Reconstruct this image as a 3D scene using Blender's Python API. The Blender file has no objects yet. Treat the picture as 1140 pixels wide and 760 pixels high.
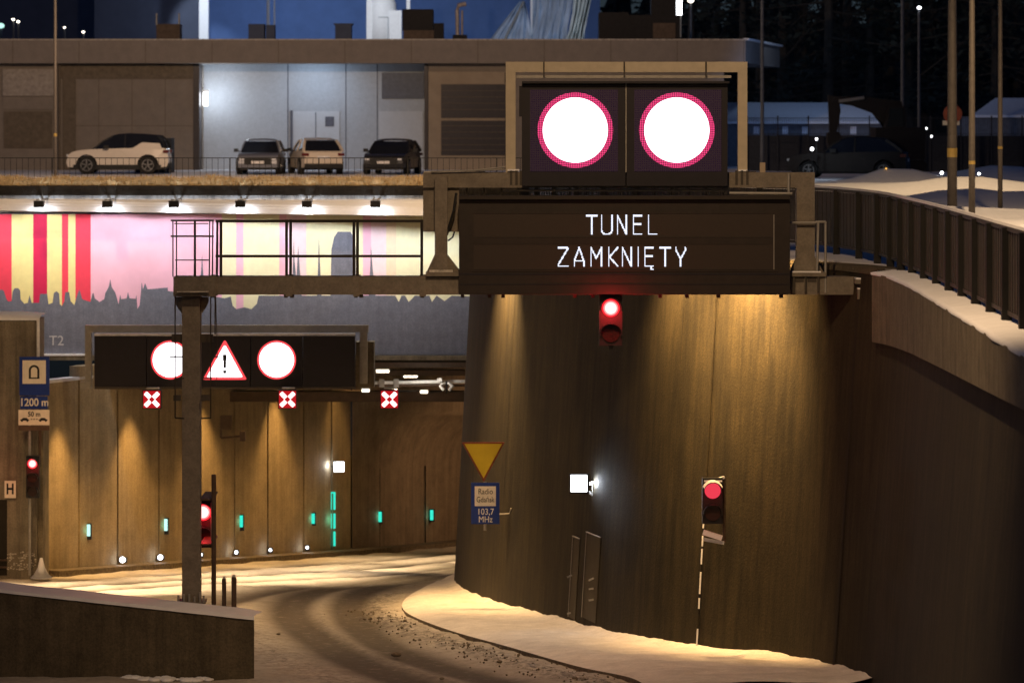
import bpy, bmesh, math, random
from mathutils import Vector, Matrix
R = math.radians
random.seed(7)
scene = bpy.context.scene
COL = scene.collection

# ------------------------------------------------------------------ camera, world, exposure
F, CX, CY, ZC = 3960.0, 570.0, 130.0, 2.4          # photo pixels per unit slope, principal point, eye height
cam_d = bpy.data.cameras.new("camera")
cam = bpy.data.objects.new("camera", cam_d)
COL.objects.link(cam)
cam.location = (0, 0, ZC)
cam.rotation_euler = (R(90), 0, 0)
cam_d.sensor_width = 36
cam_d.lens = F / 1140 * 36
cam_d.shift_y = -(380 - CY) / 1140
cam_d.clip_start = 0.5
cam_d.clip_end = 3000
cam_d.dof.use_dof = True
cam_d.dof.focus_distance = 56.0
cam_d.dof.aperture_fstop = 2.8
scene.camera = cam

world = bpy.data.worlds.new("World")
scene.world = world
world.use_nodes = True
wn, wl = world.node_tree.nodes, world.node_tree.links
wn.clear()
sky = wn.new("ShaderNodeTexSky")
sky.sky_type = 'NISHITA'
sky.sun_disc = False
sky.sun_elevation = R(12)
sky.sun_rotation = R(-140)
tint = wn.new("ShaderNodeMix"); tint.data_type = 'RGBA'; tint.blend_type = 'MULTIPLY'
tint.inputs[0].default_value = 1.0
tint.inputs[7].default_value = (0.30, 0.46, 1.0, 1)
bg = wn.new("ShaderNodeBackground"); bg.inputs[1].default_value = 0.014
wo = wn.new("ShaderNodeOutputWorld")
wl.new(sky.outputs[0], tint.inputs[6]); wl.new(tint.outputs[2], bg.inputs[0]); wl.new(bg.outputs[0], wo.inputs[0])

sun_d = bpy.data.lights.new("moon", 'SUN'); sun_d.energy = 0.004; sun_d.angle = R(0.5); sun_d.color = (0.7, 0.8, 1)
sun = bpy.data.objects.new("moon", sun_d); COL.objects.link(sun); sun.rotation_euler = (R(50), 0, R(-140))

vs = scene.view_settings
vs.view_transform = 'Standard'; vs.look = 'None'; vs.gamma = 1; vs.exposure = 0.0; vs.use_curve_mapping = False
scene.cycles.sample_clamp_indirect = 3.0
scene.cycles.max_bounces = 6

SOD = (1.0, 0.56, 0.18)       # sodium lamps
COLD = (0.80, 0.88, 1.0)      # cold white lamps

def light(name, kind, loc, power, color, target=None, size=60, blend=0.4, radius=0.08):
    d = bpy.data.lights.new(name, kind); d.energy = power; d.color = color
    d.shadow_soft_size = radius
    if kind == 'SPOT':
        d.spot_size = R(size); d.spot_blend = blend
    o = bpy.data.objects.new(name, d); COL.objects.link(o); o.location = loc
    if target is not None:
        o.rotation_euler = (Vector(target) - Vector(loc)).to_track_quat('-Z', 'Y').to_euler()
    return o

def W(x, y, d):
    """point at depth d along the sight line of a photo pixel"""
    return Vector(((x - CX) / F * d, d, ZC - (y - CY) / F * d))
def PX(x, d): return (x - CX) / F * d
def PZ(y, d): return ZC - (y - CY) / F * d

def lerp_table(tab, v):
    if v <= tab[0][0]: return tab[0][1]
    for (a, b), (c, e) in zip(tab, tab[1:]):
        if v <= c: return b + (e - b) * (v - a) / (c - a)
    return tab[-1][1]
ROAD = [(0, -2.6), (20, -3.6), (35, -4.9), (54, -6.2), (79, -8.0), (100, -9.75), (130, -11.5), (170, -12.5), (260, -13)]
def road_z(d):
    return sum(lerp_table(ROAD, d + k) for k in (-4, -2, 0, 2, 4)) / 5
def road_hit(x, y):
    a, b = 30.0, 160.0
    for _ in range(50):
        m = (a + b) / 2
        if CY + F * (ZC - road_z(m)) / m > y: a = m
        else: b = m
    return (PX(x, a), a)

# street lighting of the place, with added fills
light("ramp_lamp", 'SPOT', (0.6, 63.5, 7), 2900, (1, 0.64, 0.36), (-0.8, 63.5, -8), 84, 0.8, 0.25)
light("ramp_lamp", 'SPOT', (-4.5, 69, 7), 5200, (1, 0.64, 0.31), (-3.5, 68, -8), 70, 0.9, 0.25)
light("pier_fill", 'SPOT', (-13, 72, 4), 1500, (1, 0.62, 0.28), (-11.6, 82, -5), 50, 0.9, 0.2)  # unseen fill added to brighten the pier
light("ramp_lamp", 'SPOT', (-11.5, 68, 5), 4600, (1, 0.60, 0.25), (-7, 74, -8), 80, 0.7, 0.25)
light("yard_lamp", 'SPOT', (2.5, 84, 9.5), 1800, (1, 0.68, 0.36), (2.5, 84, 0), 90, 0.8, 0.2)
light("near_lamp", 'SPOT', (0.2, 37, 11.5), 8200, (1, 0.66, 0.36), (5.2, 47, 0), 95, 0.8, 0.25)
light("front_fill", 'SPOT', (-5, 26, 8), 1700, SOD, (-3, 56, -2), 50, 0.8, 0.25)  # unseen fill added to light the gantry and its post
light("yard_lamp", 'SPOT', (11.5, 76, 9.5), 5200, (1, 0.68, 0.38), (10.5, 79, 0), 135, 0.8, 0.25)
light("yard_lamp", 'SPOT', (14.5, 112, 10), 3800, (1, 0.68, 0.36), (13, 114, 0), 120, 0.8, 0.25)
light("verge_lamp", 'SPOT', (-11.5, 75, 10), 5600, (1, 0.66, 0.36), (-11, 88, 1.2), 40, 0.8, 0.2)
light("verge_lamp", 'SPOT', (-4, 75, 10), 5600, (1, 0.66, 0.36), (-4, 88, 1.2), 40, 0.8, 0.2)
light("verge_lamp", 'SPOT', (-11, 124, 9.5), 13500, (1, 0.68, 0.44), (-9, 160, 2.5), 120, 0.8, 0.3)

# ------------------------------------------------------------------ materials
MATS = {}
def mat(name, color, rough=0.7, metal=0.0, var=0.25, scale=6.0, bump=0.0, bscale=40.0, streak=0.0, spec=0.3, stretch=(1, 1, 1), grain=0.0):
    """Principled surface: base colour varied by noise, optional vertical weather streaks and bump"""
    m = bpy.data.materials.new(name); m.use_nodes = True
    nt = m.node_tree; n, l = nt.nodes, nt.links
    p = n["Principled BSDF"]
    p.inputs["Roughness"].default_value = rough
    p.inputs["Metallic"].default_value = metal
    p.inputs["Specular IOR Level"].default_value = spec
    geo = n.new("ShaderNodeNewGeometry")
    mp = n.new("ShaderNodeMapping"); mp.inputs["Scale"].default_value = stretch
    l.new(geo.outputs["Position"], mp.inputs["Vector"])
    tex = n.new("ShaderNodeTexNoise"); tex.inputs["Scale"].default_value = scale; tex.inputs["Detail"].default_value = 6
    tex.inputs["Roughness"].default_value = 0.65
    l.new(mp.outputs[0], tex.inputs["Vector"])
    ramp = n.new("ShaderNodeValToRGB")
    lo = tuple(c * (1 - var) for c in color) + (1,); hi = tuple(min(1, c * (1 + var)) for c in color) + (1,)
    ramp.color_ramp.elements[0].color = lo; ramp.color_ramp.elements[0].position = 0.3
    ramp.color_ramp.elements[1].color = hi; ramp.color_ramp.elements[1].position = 0.7
    l.new(tex.outputs["Fac"], ramp.inputs["Fac"])
    out = ramp.outputs["Color"]
    if streak:
        mp2 = n.new("ShaderNodeMapping"); mp2.inputs["Scale"].default_value = (1, 1, 0.045)
        l.new(geo.outputs["Position"], mp2.inputs["Vector"])
        t2 = n.new("ShaderNodeTexNoise"); t2.inputs["Scale"].default_value = 5.5; t2.inputs["Detail"].default_value = 7
        t2.inputs["Roughness"].default_value = 0.7
        l.new(mp2.outputs[0], t2.inputs["Vector"])
        r2 = n.new("ShaderNodeValToRGB")
        r2.color_ramp.elements[0].position = 0.36; r2.color_ramp.elements[0].color = (1 - streak,) * 3 + (1,)
        r2.color_ramp.elements[1].position = 0.62; r2.color_ramp.elements[1].color = (1, 1, 1, 1)
        l.new(t2.outputs["Fac"], r2.inputs["Fac"])
        mx = n.new("ShaderNodeMix"); mx.data_type = 'RGBA'; mx.blend_type = 'MULTIPLY'; mx.inputs[0].default_value = 1
        l.new(out, mx.inputs[6]); l.new(r2.outputs["Color"], mx.inputs[7]); out = mx.outputs[2]
    if grain:
        t3 = n.new("ShaderNodeTexNoise"); t3.inputs["Scale"].default_value = 26; t3.inputs["Detail"].default_value = 4; t3.inputs["Roughness"].default_value = 0.8
        l.new(geo.outputs["Position"], t3.inputs["Vector"])
        r3 = n.new("ShaderNodeMapRange"); r3.inputs[1].default_value = 0.3; r3.inputs[2].default_value = 0.7; r3.inputs[3].default_value = 1 - grain; r3.inputs[4].default_value = 1 + grain
        l.new(t3.outputs["Fac"], r3.inputs[0])
        m3 = n.new("ShaderNodeVectorMath"); m3.operation = 'SCALE'; l.new(out, m3.inputs[0]); l.new(r3.outputs[0], m3.inputs[3]); out = m3.outputs[0]
    l.new(out, p.inputs["Base Color"])
    if bump:
        tb = n.new("ShaderNodeTexNoise"); tb.inputs["Scale"].default_value = bscale; tb.inputs["Detail"].default_value = 5
        l.new(mp.outputs[0], tb.inputs["Vector"])
        b = n.new("ShaderNodeBump"); b.inputs["Strength"].default_value = bump; b.inputs["Distance"].default_value = 0.02
        l.new(tb.outputs["Fac"], b.inputs["Height"]); l.new(b.outputs[0], p.inputs["Normal"])
    MATS[name] = m
    return m

def emit(name, color, strength):
    m = bpy.data.materials.new(name); m.use_nodes = True
    n, l = m.node_tree.nodes, m.node_tree.links
    n.clear()
    e = n.new("ShaderNodeEmission"); e.inputs[0].default_value = tuple(color) + (1,); e.inputs[1].default_value = strength
    o = n.new("ShaderNodeOutputMaterial"); l.new(e.outputs[0], o.inputs[0])
    MATS[name] = m
    return m

def led(name, color, strength, back, pitch, radius=0.36, back_strength=0.0):
    """LED matrix: a square grid of round diodes on a dark board (world x, z)"""
    m = bpy.data.materials.new(name); m.use_nodes = True
    n, l = m.node_tree.nodes, m.node_tree.links
    n.clear()
    geo = n.new("ShaderNodeNewGeometry")
    sep = n.new("ShaderNodeSeparateXYZ"); l.new(geo.outputs["Position"], sep.inputs[0])
    def math_(op, a, b=None):
        k = n.new("ShaderNodeMath"); k.operation = op
        for i, v in enumerate((a, b)):
            if v is None: continue
            if isinstance(v, (int, float)): k.inputs[i].default_value = v
            else: l.new(v, k.inputs[i])
        return k.outputs[0]
    sq = []
    for ax in ("X", "Z"):
        f = math_('FRACT', math_('DIVIDE', sep.outputs[ax], pitch))
        f = math_('SUBTRACT', f, 0.5)
        sq.append(math_('MULTIPLY', f, f))
    r = math_('SQRT', math_('ADD', sq[0], sq[1]))
    mask = math_('LESS_THAN', r, radius)
    e1 = n.new("ShaderNodeEmission"); e1.inputs[0].default_value = tuple(color) + (1,); e1.inputs[1].default_value = strength
    p = n.new("ShaderNodeBsdfPrincipled"); p.inputs["Base Color"].default_value = tuple(back) + (1,); p.inputs["Roughness"].default_value = 0.6
    p.inputs["Emission Color"].default_value = (0.55, 0.15, 0.75, 1); p.inputs["Emission Strength"].default_value = back_strength
    mx = n.new("ShaderNodeMixShader"); l.new(mask, mx.inputs[0]); l.new(p.outputs[0], mx.inputs[1]); l.new(e1.outputs[0], mx.inputs[2])
    o = n.new("ShaderNodeOutputMaterial"); l.new(mx.outputs[0], o.inputs[0])
    MATS[name] = m
    return m

M = MATS
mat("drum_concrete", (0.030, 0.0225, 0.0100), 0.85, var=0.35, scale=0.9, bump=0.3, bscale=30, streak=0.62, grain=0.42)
mat("panel_concrete", (0.30, 0.235, 0.145), 0.85, var=0.18, scale=2.0, bump=0.2, bscale=40, streak=0.25, grain=0.25)
mat("tunnel_concrete", (0.20, 0.155, 0.11), 0.85, var=0.2, scale=2.0, bump=0.2, streak=0.3, grain=0.3)
mat("coping_concrete", (0.17, 0.14, 0.095), 0.85, var=0.25, scale=3, bump=0.3, bscale=30, streak=0.35, grain=0.3)
mat("barrier_concrete", (0.10, 0.08, 0.05), 0.9, var=0.25, scale=2, bump=0.3, bscale=35, streak=0.35, grain=0.35)
mat("pale_concrete", (0.52, 0.53, 0.55), 0.8, var=0.15, scale=3, bump=0.1, streak=0.55, grain=0.15)
mat("pier_concrete", (0.20, 0.17, 0.125), 0.9, var=0.25, scale=2, bump=0.3, streak=0.5, grain=0.3)
mat("joint_dark", (0.018, 0.015, 0.012), 0.9)
mat("snow", (0.80, 0.80, 0.82), 0.75, var=0.06, scale=4, bump=0.5, bscale=7)
mat("trodden_snow", (0.66, 0.62, 0.57), 0.85, var=0.16, scale=2.5, bump=0.8, bscale=9, grain=0.14)
mat("dirty_snow", (0.48, 0.44, 0.38), 0.85, var=0.4, scale=7, bump=0.6, bscale=14, grain=0.3)
mat("slush", (0.12, 0.095, 0.065), 0.8, var=0.5, scale=12, bump=0.5)
mat("galvanised", (0.30, 0.285, 0.26), 0.55, 0.3, var=0.15, scale=8)
mat("gantry_steel", (0.17, 0.145, 0.115), 0.6, 0.2, var=0.2, scale=5, grain=0.2)
mat("gantry_dark", (0.06, 0.05, 0.04), 0.6, 0.2, var=0.2, scale=5)
mat("rail_dark", (0.035, 0.028, 0.022), 0.6, 0.2)
mat("sign_case", (0.010, 0.008, 0.013), 0.55, 0.0, var=0.2)
mat("sign_case_warm", (0.020, 0.014, 0.011), 0.55, 0.0, var=0.2)
mat("sign_panel", (0.030, 0.021, 0.016), 0.5, 0.0, var=0.12, scale=40)
mat("black_plastic", (0.012, 0.012, 0.013), 0.5)
mat("lens_dark", (0.03, 0.012, 0.01), 0.25, spec=0.5)
mat("fence_dark", (0.010, 0.009, 0.008), 0.6, 0.1, var=0.25, scale=4)
mat("fence_rib", (0.036, 0.031, 0.027), 0.6, 0.1, var=0.25, scale=4)
mat("paint_red", (0.78, 0.055, 0.10), 0.7, var=0.06)
mat("paint_crimson", (0.55, 0.015, 0.075), 0.7, var=0.06)
mat("paint_yellow", (0.78, 0.68, 0.30), 0.7, var=0.06)
mat("paint_cream", (0.80, 0.77, 0.52), 0.7, var=0.06)
mat("paint_pink", (0.80, 0.46, 0.59), 0.7, var=0.07, scale=1.5)
mat("paint_pale_pink", (0.80, 0.62, 0.66), 0.7, var=0.06)
mat("paint_peach", (0.80, 0.66, 0.48), 0.7, var=0.06)
mat("paint_grey", (0.155, 0.165, 0.21), 0.75, var=0.14, scale=5, streak=0.15, grain=0.2)
mat("letter_pale", (0.50, 0.50, 0.52), 0.7)
mat("sign_blue", (0.012, 0.035, 0.20), 0.4, var=0.08)
mat("sign_white", (0.72, 0.66, 0.55), 0.5, var=0.08)
mat("sign_yellow", (0.50, 0.36, 0.02), 0.4, var=0.06)
mat("sign_rim", (0.16, 0.035, 0.015), 0.5)
mat("sign_black", (0.012, 0.012, 0.012), 0.5)
mat("sign_letter", (0.70, 0.68, 0.62), 0.5)
mat("steel_brown", (0.07, 0.045, 0.03), 0.6)
mat("cabinet_steel", (0.040, 0.032, 0.02), 0.5, 0.3)
mat("hall_brown", (0.25, 0.215, 0.18), 0.85, var=0.1, scale=2, grain=0.2)
mat("hall_fascia", (0.25, 0.215, 0.185), 0.85, var=0.1, scale=2, grain=0.2)
mat("hall_frame", (0.36, 0.29, 0.21), 0.85, var=0.1, scale=2)
mat("frame_beige", (0.46, 0.40, 0.30), 0.6, var=0.1, scale=5)
mat("hall_board", (0.36, 0.32, 0.28), 0.8)
mat("hall_shutter", (0.15, 0.12, 0.085), 0.7)
mat("bay_grey", (0.42, 0.46, 0.50), 0.8, var=0.06, grain=0.12)
mat("bay_door", (0.52, 0.56, 0.60), 0.7, var=0.05)
mat("window_dark", (0.035, 0.03, 0.035), 0.35, spec=0.3)
mat("window_blue", (0.07, 0.09, 0.13), 0.4, spec=0.3)
mat("roof_unit_dark", (0.02, 0.018, 0.018), 0.7)
mat("roof_unit_brown", (0.12, 0.085, 0.06), 0.7)
mat("roof_unit_steel", (0.45, 0.40, 0.38), 0.5, 0.2)
mat("white_panel", (0.80, 0.82, 0.85), 0.6, var=0.05)
mat("backdrop_blue", (0.13, 0.23, 0.50), 0.85, var=0.1, scale=1)
mat("backdrop_and_roof_box_dark", (0.09, 0.11, 0.17), 0.85, var=0.1, scale=1)
mat("tarp", (0.42, 0.50, 0.62), 0.7, var=0.3, scale=0.8)
mat("tarp_pale", (0.62, 0.68, 0.68), 0.7, var=0.25, scale=0.8)
mat("car_white", (0.62, 0.56, 0.48), 0.25, 0.0, var=0.02, spec=0.5)
mat("car_grey", (0.24, 0.25, 0.28), 0.28, 0.3, var=0.02, spec=0.5)
mat("car_beige", (0.60, 0.52, 0.42), 0.3, 0.0, var=0.02, spec=0.5)
mat("car_black", (0.02, 0.02, 0.022), 0.2, 0.0, var=0.02, spec=0.5)
mat("car_glass", (0.012, 0.013, 0.016), 0.08, spec=0.6)
mat("car_trim", (0.014, 0.014, 0.014), 0.6)
mat("tyre", (0.012, 0.012, 0.012), 0.85)
mat("rim", (0.20, 0.20, 0.20), 0.35, 0.6)
mat("lamp_glass", (0.6, 0.62, 0.65), 0.1, spec=0.6)
mat("tail_red", (0.10, 0.008, 0.007), 0.25, spec=0.5)
mat("plate_white", (0.70, 0.68, 0.66), 0.5)
mat("digger", (0.016, 0.012, 0.010), 0.6)
mat("dry_grass", (0.52, 0.38, 0.20), 0.9, var=0.35, scale=9)
mat("soil_and_shade", (0.016, 0.013, 0.010), 0.95, var=0.4, scale=8, bump=0.6)  # soil tone, also the painted shade under the grass
mat("bark", (0.045, 0.04, 0.035), 0.95, var=0.3)
mat("needles", (0.022, 0.030, 0.028), 0.9, var=0.5, scale=1.2)
mat("pole_steel", (0.14, 0.12, 0.10), 0.6, 0.2, var=0.15, scale=9, streak=0.25)
mat("mast_grey", (0.10, 0.11, 0.13), 0.7)
mat("pole_tag", (0.38, 0.26, 0.07), 0.5)
mat("shed_snow", (0.55, 0.62, 0.75), 0.8, var=0.1)
mat("shed_wall", (0.10, 0.12, 0.16), 0.8)
mat("board_dark", (0.03, 0.034, 0.045), 0.85)
mat("red_disc", (0.28, 0.07, 0.04), 0.5)
mat("pipe_white", (0.75, 0.74, 0.72), 0.5)

emit("disc_white", (1.0, 0.96, 0.99), 3.0)
led("led_ring", (1.0, 0.06, 0.24), 1.15, (0.03, 0.008, 0.02), 0.0285, 0.42)
led("led_board", (0.16, 0.05, 0.22), 0.10, (0.018, 0.010, 0.024), 0.0285, 0.30, 0.006)  # faint purple glow stands in for bloom round the discs
emit("ring_red", (1.0, 0.07, 0.08), 1.3)
emit("letter_white", (0.80, 0.84, 1.0), 1.7)
emit("lamp_white", (0.92, 0.95, 1.0), 8.0)
emit("lamp_warm", (1.0, 0.86, 0.66), 5.0)
emit("lamp_red_core", (1.0, 0.72, 0.66), 1.5)
emit("lamp_red_mid", (1.0, 0.20, 0.20), 1.7)
emit("lamp_red_edge", (1.0, 0.02, 0.03), 1.5)
emit("lens_red_dim", (1.0, 0.06, 0.10), 0.85)
emit("marker_green", (0.05, 1.0, 0.72), 0.9)
emit("marker_pale", (0.55, 1.0, 0.90), 1.3)
emit("marker_dim", (0.02, 0.35, 0.25), 0.25)
emit("cross_white", (1.0, 0.88, 0.86), 3.0)
emit("cross_red", (1.0, 0.02, 0.03), 0.5)
emit("far_lamp", (1.0, 0.90, 0.75), 6.0)
emit("brake_red", (1.0, 0.04, 0.03), 2.0)
emit("amber_dot", (1.0, 0.5, 0.1), 2.0)

def attr_snow():
    """snow-covered carriageway: tyre tracks and slush are worn into it (vertex attributes 'track', 'slush')"""
    m = bpy.data.materials.new("road_snow"); m.use_nodes = True
    n, l = m.node_tree.nodes, m.node_tree.links
    p = n["Principled BSDF"]; p.inputs["Roughness"].default_value = 0.7; p.inputs["Specular IOR Level"].default_value = 0.25
    geo = n.new("ShaderNodeNewGeometry")
    def noise(scale, detail=6, rough=0.65):
        t = n.new("ShaderNodeTexNoise"); t.inputs["Scale"].default_value = scale; t.inputs["Detail"].default_value = detail
        t.inputs["Roughness"].default_value = rough; l.new(geo.outputs["Position"], t.inputs["Vector"]); return t.outputs["Fac"]
    def attr(a):
        k = n.new("ShaderNodeAttribute"); k.attribute_name = a; return k.outputs["Fac"]
    def mth(op, a, b):
        k = n.new("ShaderNodeMath"); k.operation = op
        for i, v in enumerate((a, b)):
            if isinstance(v, (int, float)): k.inputs[i].default_value = v
            else: l.new(v, k.inputs[i])
        k.use_clamp = op in ('SUBTRACT',) 
        return k.outputs[0]
    def mixc(fac, a, b):
        k = n.new("ShaderNodeMix"); k.data_type = 'RGBA'
        l.new(fac, k.inputs[0])
        for s, v in ((6, a), (7, b)):
            if isinstance(v, tuple): k.inputs[s].default_value = v + (1,)
            else: l.new(v, k.inputs[s])
        return k.outputs[2]
    def ramp(v, a, b):
        k = n.new("ShaderNodeMapRange"); k.inputs[1].default_value = a; k.inputs[2].default_value = b; l.new(v, k.inputs[0]); return k.outputs[0]
    c = mixc(ramp(noise(0.9), 0.35, 0.7), (0.54, 0.49, 0.42), (0.37, 0.33, 0.275))
    c = mixc(ramp(noise(9, 8, 0.75), 0.50, 0.75), c, (0.20, 0.175, 0.14))
    tr = mth('MULTIPLY', attr("track"), ramp(noise(5, 6, 0.7), 0.05, 0.45))
    c = mixc(tr, c, (0.090, 0.072, 0.050))
    sl = mth('MULTIPLY', attr("slush"), ramp(noise(6, 9, 0.8), 0.44, 0.60))
    c = mixc(sl, c, (0.05, 0.04, 0.028))
    l.new(c, p.inputs["Base Color"])
    b = n.new("ShaderNodeBump"); b.inputs["Strength"].default_value = 0.55; b.inputs["Distance"].default_value = 0.05
    l.new(noise(7, 8, 0.7), b.inputs["Height"]); l.new(b.outputs[0], p.inputs["Normal"])
    M["road_snow"] = m
attr_snow()

# ------------------------------------------------------------------ mesh helpers
class MB:
    def __init__(s): s.bm = bmesh.new(); s.mi = 0
    def m(s, i): s.mi = i; return s
    def face(s, pts):
        f = s.bm.faces.new([s.bm.verts.new(p) for p in pts]); f.material_index = s.mi; return f
    def box(s, a, b):
        (x0, y0, z0), (x1, y1, z1) = [min(i, j) for i, j in zip(a, b)], [max(i, j) for i, j in zip(a, b)]
        v = [s.bm.verts.new(p) for p in ((x0, y0, z0), (x1, y0, z0), (x1, y1, z0), (x0, y1, z0), (x0, y0, z1), (x1, y0, z1), (x1, y1, z1), (x0, y1, z1))]
        for q in ((0, 3, 2, 1), (4, 5, 6, 7), (0, 1, 5, 4), (1, 2, 6, 5), (2, 3, 7, 6), (3, 0, 4, 7)):
            s.bm.faces.new([v[i] for i in q]).material_index = s.mi
        return s
    def pbox(s, x0, y0, x1, y1, d0, d1):
        """box whose front face at depth d0 covers a photo rectangle"""
        a, b = W(x0, y0, d0), W(x1, y1, d0)
        return s.box((a.x, d0, a.z), (b.x, d1, b.z))
    def bar(s, a, b, w, h=None, up=(0, 0, 1)):
        """rectangular bar from a to b"""
        a, b = Vector(a), Vector(b); h = w if h is None else h
        t = (b - a).normalized(); u = Vector(up)
        if abs(t.dot(u)) > 0.95: u = Vector((0, 1, 0))
        sd = t.cross(u).normalized(); up2 = sd.cross(t).normalized()
        vs_ = []
        for p in (a, b):
            for i, j in ((-1, -1), (1, -1), (1, 1), (-1, 1)):
                vs_.append(s.bm.verts.new(p + sd * (i * w / 2) + up2 * (j * h / 2)))
        for q in ((0, 1, 2, 3), (7, 6, 5, 4), (0, 4, 5, 1), (1, 5, 6, 2), (2, 6, 7, 3), (3, 7, 4, 0)):
            s.bm.faces.new([vs_[i] for i in q]).material_index = s.mi
        return s
    def tube(s, pts, r, seg=8, caps=True):
        pts = [Vector(p) for p in pts]
        rs = r if isinstance(r, (list, tuple)) else [r] * len(pts)
        rings = []
        for k, p in enumerate(pts):
            t = (pts[min(k + 1, len(pts) - 1)] - pts[max(k - 1, 0)]).normalized()
            u = Vector((0, 0, 1)) if abs(t.z) < 0.9 else Vector((0, 1, 0))
            a = t.cross(u).normalized(); b = a.cross(t).normalized()
            rings.append([s.bm.verts.new(p + (a * math.cos(2 * math.pi * i / seg) + b * math.sin(2 * math.pi * i / seg)) * rs[k]) for i in range(seg)])
        for q0, q1 in zip(rings, rings[1:]):
            for i in range(seg):
                s.bm.faces.new((q0[i], q0[(i + 1) % seg], q1[(i + 1) % seg], q1[i])).material_index = s.mi
        if caps:
            s.bm.faces.new(rings[0][::-1]).material_index = s.mi
            s.bm.faces.new(rings[-1]).material_index = s.mi
        return s
    def prism(s, poly, vec):
        """closed polygon swept along vec"""
        vec = Vector(vec).to_3d()
        a = [s.bm.verts.new(Vector(p)) for p in poly]; b = [s.bm.verts.new(Vector(p) + vec) for p in poly]
        s.bm.faces.new(a).material_index = s.mi; s.bm.faces.new(b[::-1]).material_index = s.mi
        k = len(a)
        for i in range(k):
            s.bm.faces.new((a[i], b[i], b[(i + 1) % k], a[(i + 1) % k])).material_index = s.mi
        return s
    def disc(s, c, r, depth, seg=32, r_in=0.0):
        """disc or ring facing -Y with its front at c, depth backwards"""
        c = Vector(c)
        def ring(rad, y): return [s.bm.verts.new((c.x + rad * math.cos(2 * math.pi * i / seg), c.y + y, c.z + rad * math.sin(2 * math.pi * i / seg))) for i in range(seg)]
        o0, o1 = ring(r, 0), ring(r, depth)
        fs = []
        for i in range(seg):
            j = (i + 1) % seg
            fs.append(s.bm.faces.new((o0[i], o1[i], o1[j], o0[j])))
        if r_in:
            i0, i1 = ring(r_in, 0), ring(r_in, depth)
            for i in range(seg):
                j = (i + 1) % seg
                fs.append(s.bm.faces.new((o0[i], o0[j], i0[j], i0[i])))
                fs.append(s.bm.faces.new((i0[i], i0[j], i1[j], i1[i])))
                fs.append(s.bm.faces.new((o1[i], i1[i], i1[j], o1[j])))
        else:
            fs.append(s.bm.faces.new(o0)); fs.append(s.bm.faces.new(o1[::-1]))
        for f in fs: f.material_index = s.mi
        return s
    def cyl_y(s, c, r, y0, y1, seg=24):
        return s.disc((c[0], y0, c[1]), r, y1 - y0, seg)
    def bevel(s, w, seg=2, angle=35):
        es = [e for e in s.bm.edges if len(e.link_faces) == 2 and e.calc_face_angle(0) > R(angle)]
        bmesh.ops.bevel(s.bm, geom=es, offset=w, segments=seg, affect='EDGES', profile=0.5, clamp_overlap=True)
        return s
    def build(s, name, mats, parent=None, smooth=False, tri=False):
        if not isinstance(mats, (list, tuple)): mats = [mats]
        bm = s.bm
        if tri: bmesh.ops.triangulate(bm, faces=[f for f in bm.faces if len(f.verts) > 4])
        bmesh.ops.recalc_face_normals(bm, faces=bm.faces)
        off = Vector((0, 0, 0)); q = parent
        while q is not None: off += q.location; q = q.parent
        if parent is not None:
            bmesh.ops.translate(bm, verts=bm.verts, vec=-off)
        me = bpy.data.meshes.new(name); bm.to_mesh(me); bm.free()
        for x in mats: me.materials.append(M[x] if isinstance(x, str) else x)
        if smooth:
            for p in me.polygons: p.use_smooth = True
        o = bpy.data.objects.new(name, me); COL.objects.link(o)
        o.parent = parent
        return o

def rebase(o):
    """move a single-mesh thing's origin to its base"""
    vs_ = [v.co for v in o.data.vertices]
    b = Vector(((min(v.x for v in vs_) + max(v.x for v in vs_)) / 2, (min(v.y for v in vs_) + max(v.y for v in vs_)) / 2, min(v.z for v in vs_)))
    o.data.transform(Matrix.Translation(-b)); o.location = b
    return o
def tag(o, label, cat, group=None, kind=None):
    o["label"] = label; o["category"] = cat
    if group: o["group"] = group
    if kind: o["kind"] = kind
    return o
def struct(o, kind='structure'): o["kind"] = kind; return o
def T(name, label, cat, loc=(0, 0, 0), group=None, kind=None):
    o = bpy.data.objects.new(name, None); COL.objects.link(o); o.location = loc; o.empty_display_size = 0.2
    return tag(o, label, cat, group, kind)
def dup(root, loc, label=None, rz=None, scale=None, group=None):
    def cp(o, parent):
        c = o.copy(); COL.objects.link(c); c.parent = parent
        for ch in list(o.children): cp(ch, c)
        return c
    r = cp(root, None); r.location = loc
    if label: r["label"] = label
    if group: r["group"] = group
    if rz is not None: r.rotation_euler[2] = rz
    if scale is not None: r.scale = scale
    return r
def text(s, size, loc, mname, parent, name="lettering", extrude=0.003, align='CENTER', sx=1.0, bold=0.0):
    c = bpy.data.curves.new(name, 'FONT'); c.body = s; c.size = size; c.extrude = extrude; c.align_x = align; c.align_y = 'CENTER'; c.offset = bold
    c.materials.append(M[mname])
    tmp = bpy.data.objects.new(name, c); COL.objects.link(tmp)
    me = bpy.data.meshes.new_from_object(tmp); bpy.data.objects.remove(tmp); bpy.data.curves.remove(c)
    o = bpy.data.objects.new(name, me); COL.objects.link(o)
    off = Vector((0, 0, 0)); q = parent
    while q is not None: off += q.location; q = q.parent
    o.parent = parent; o.location = Vector(loc) - off; o.rotation_euler = (R(90), 0, 0); o.scale = (sx, 1, 1)
    return o

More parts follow.
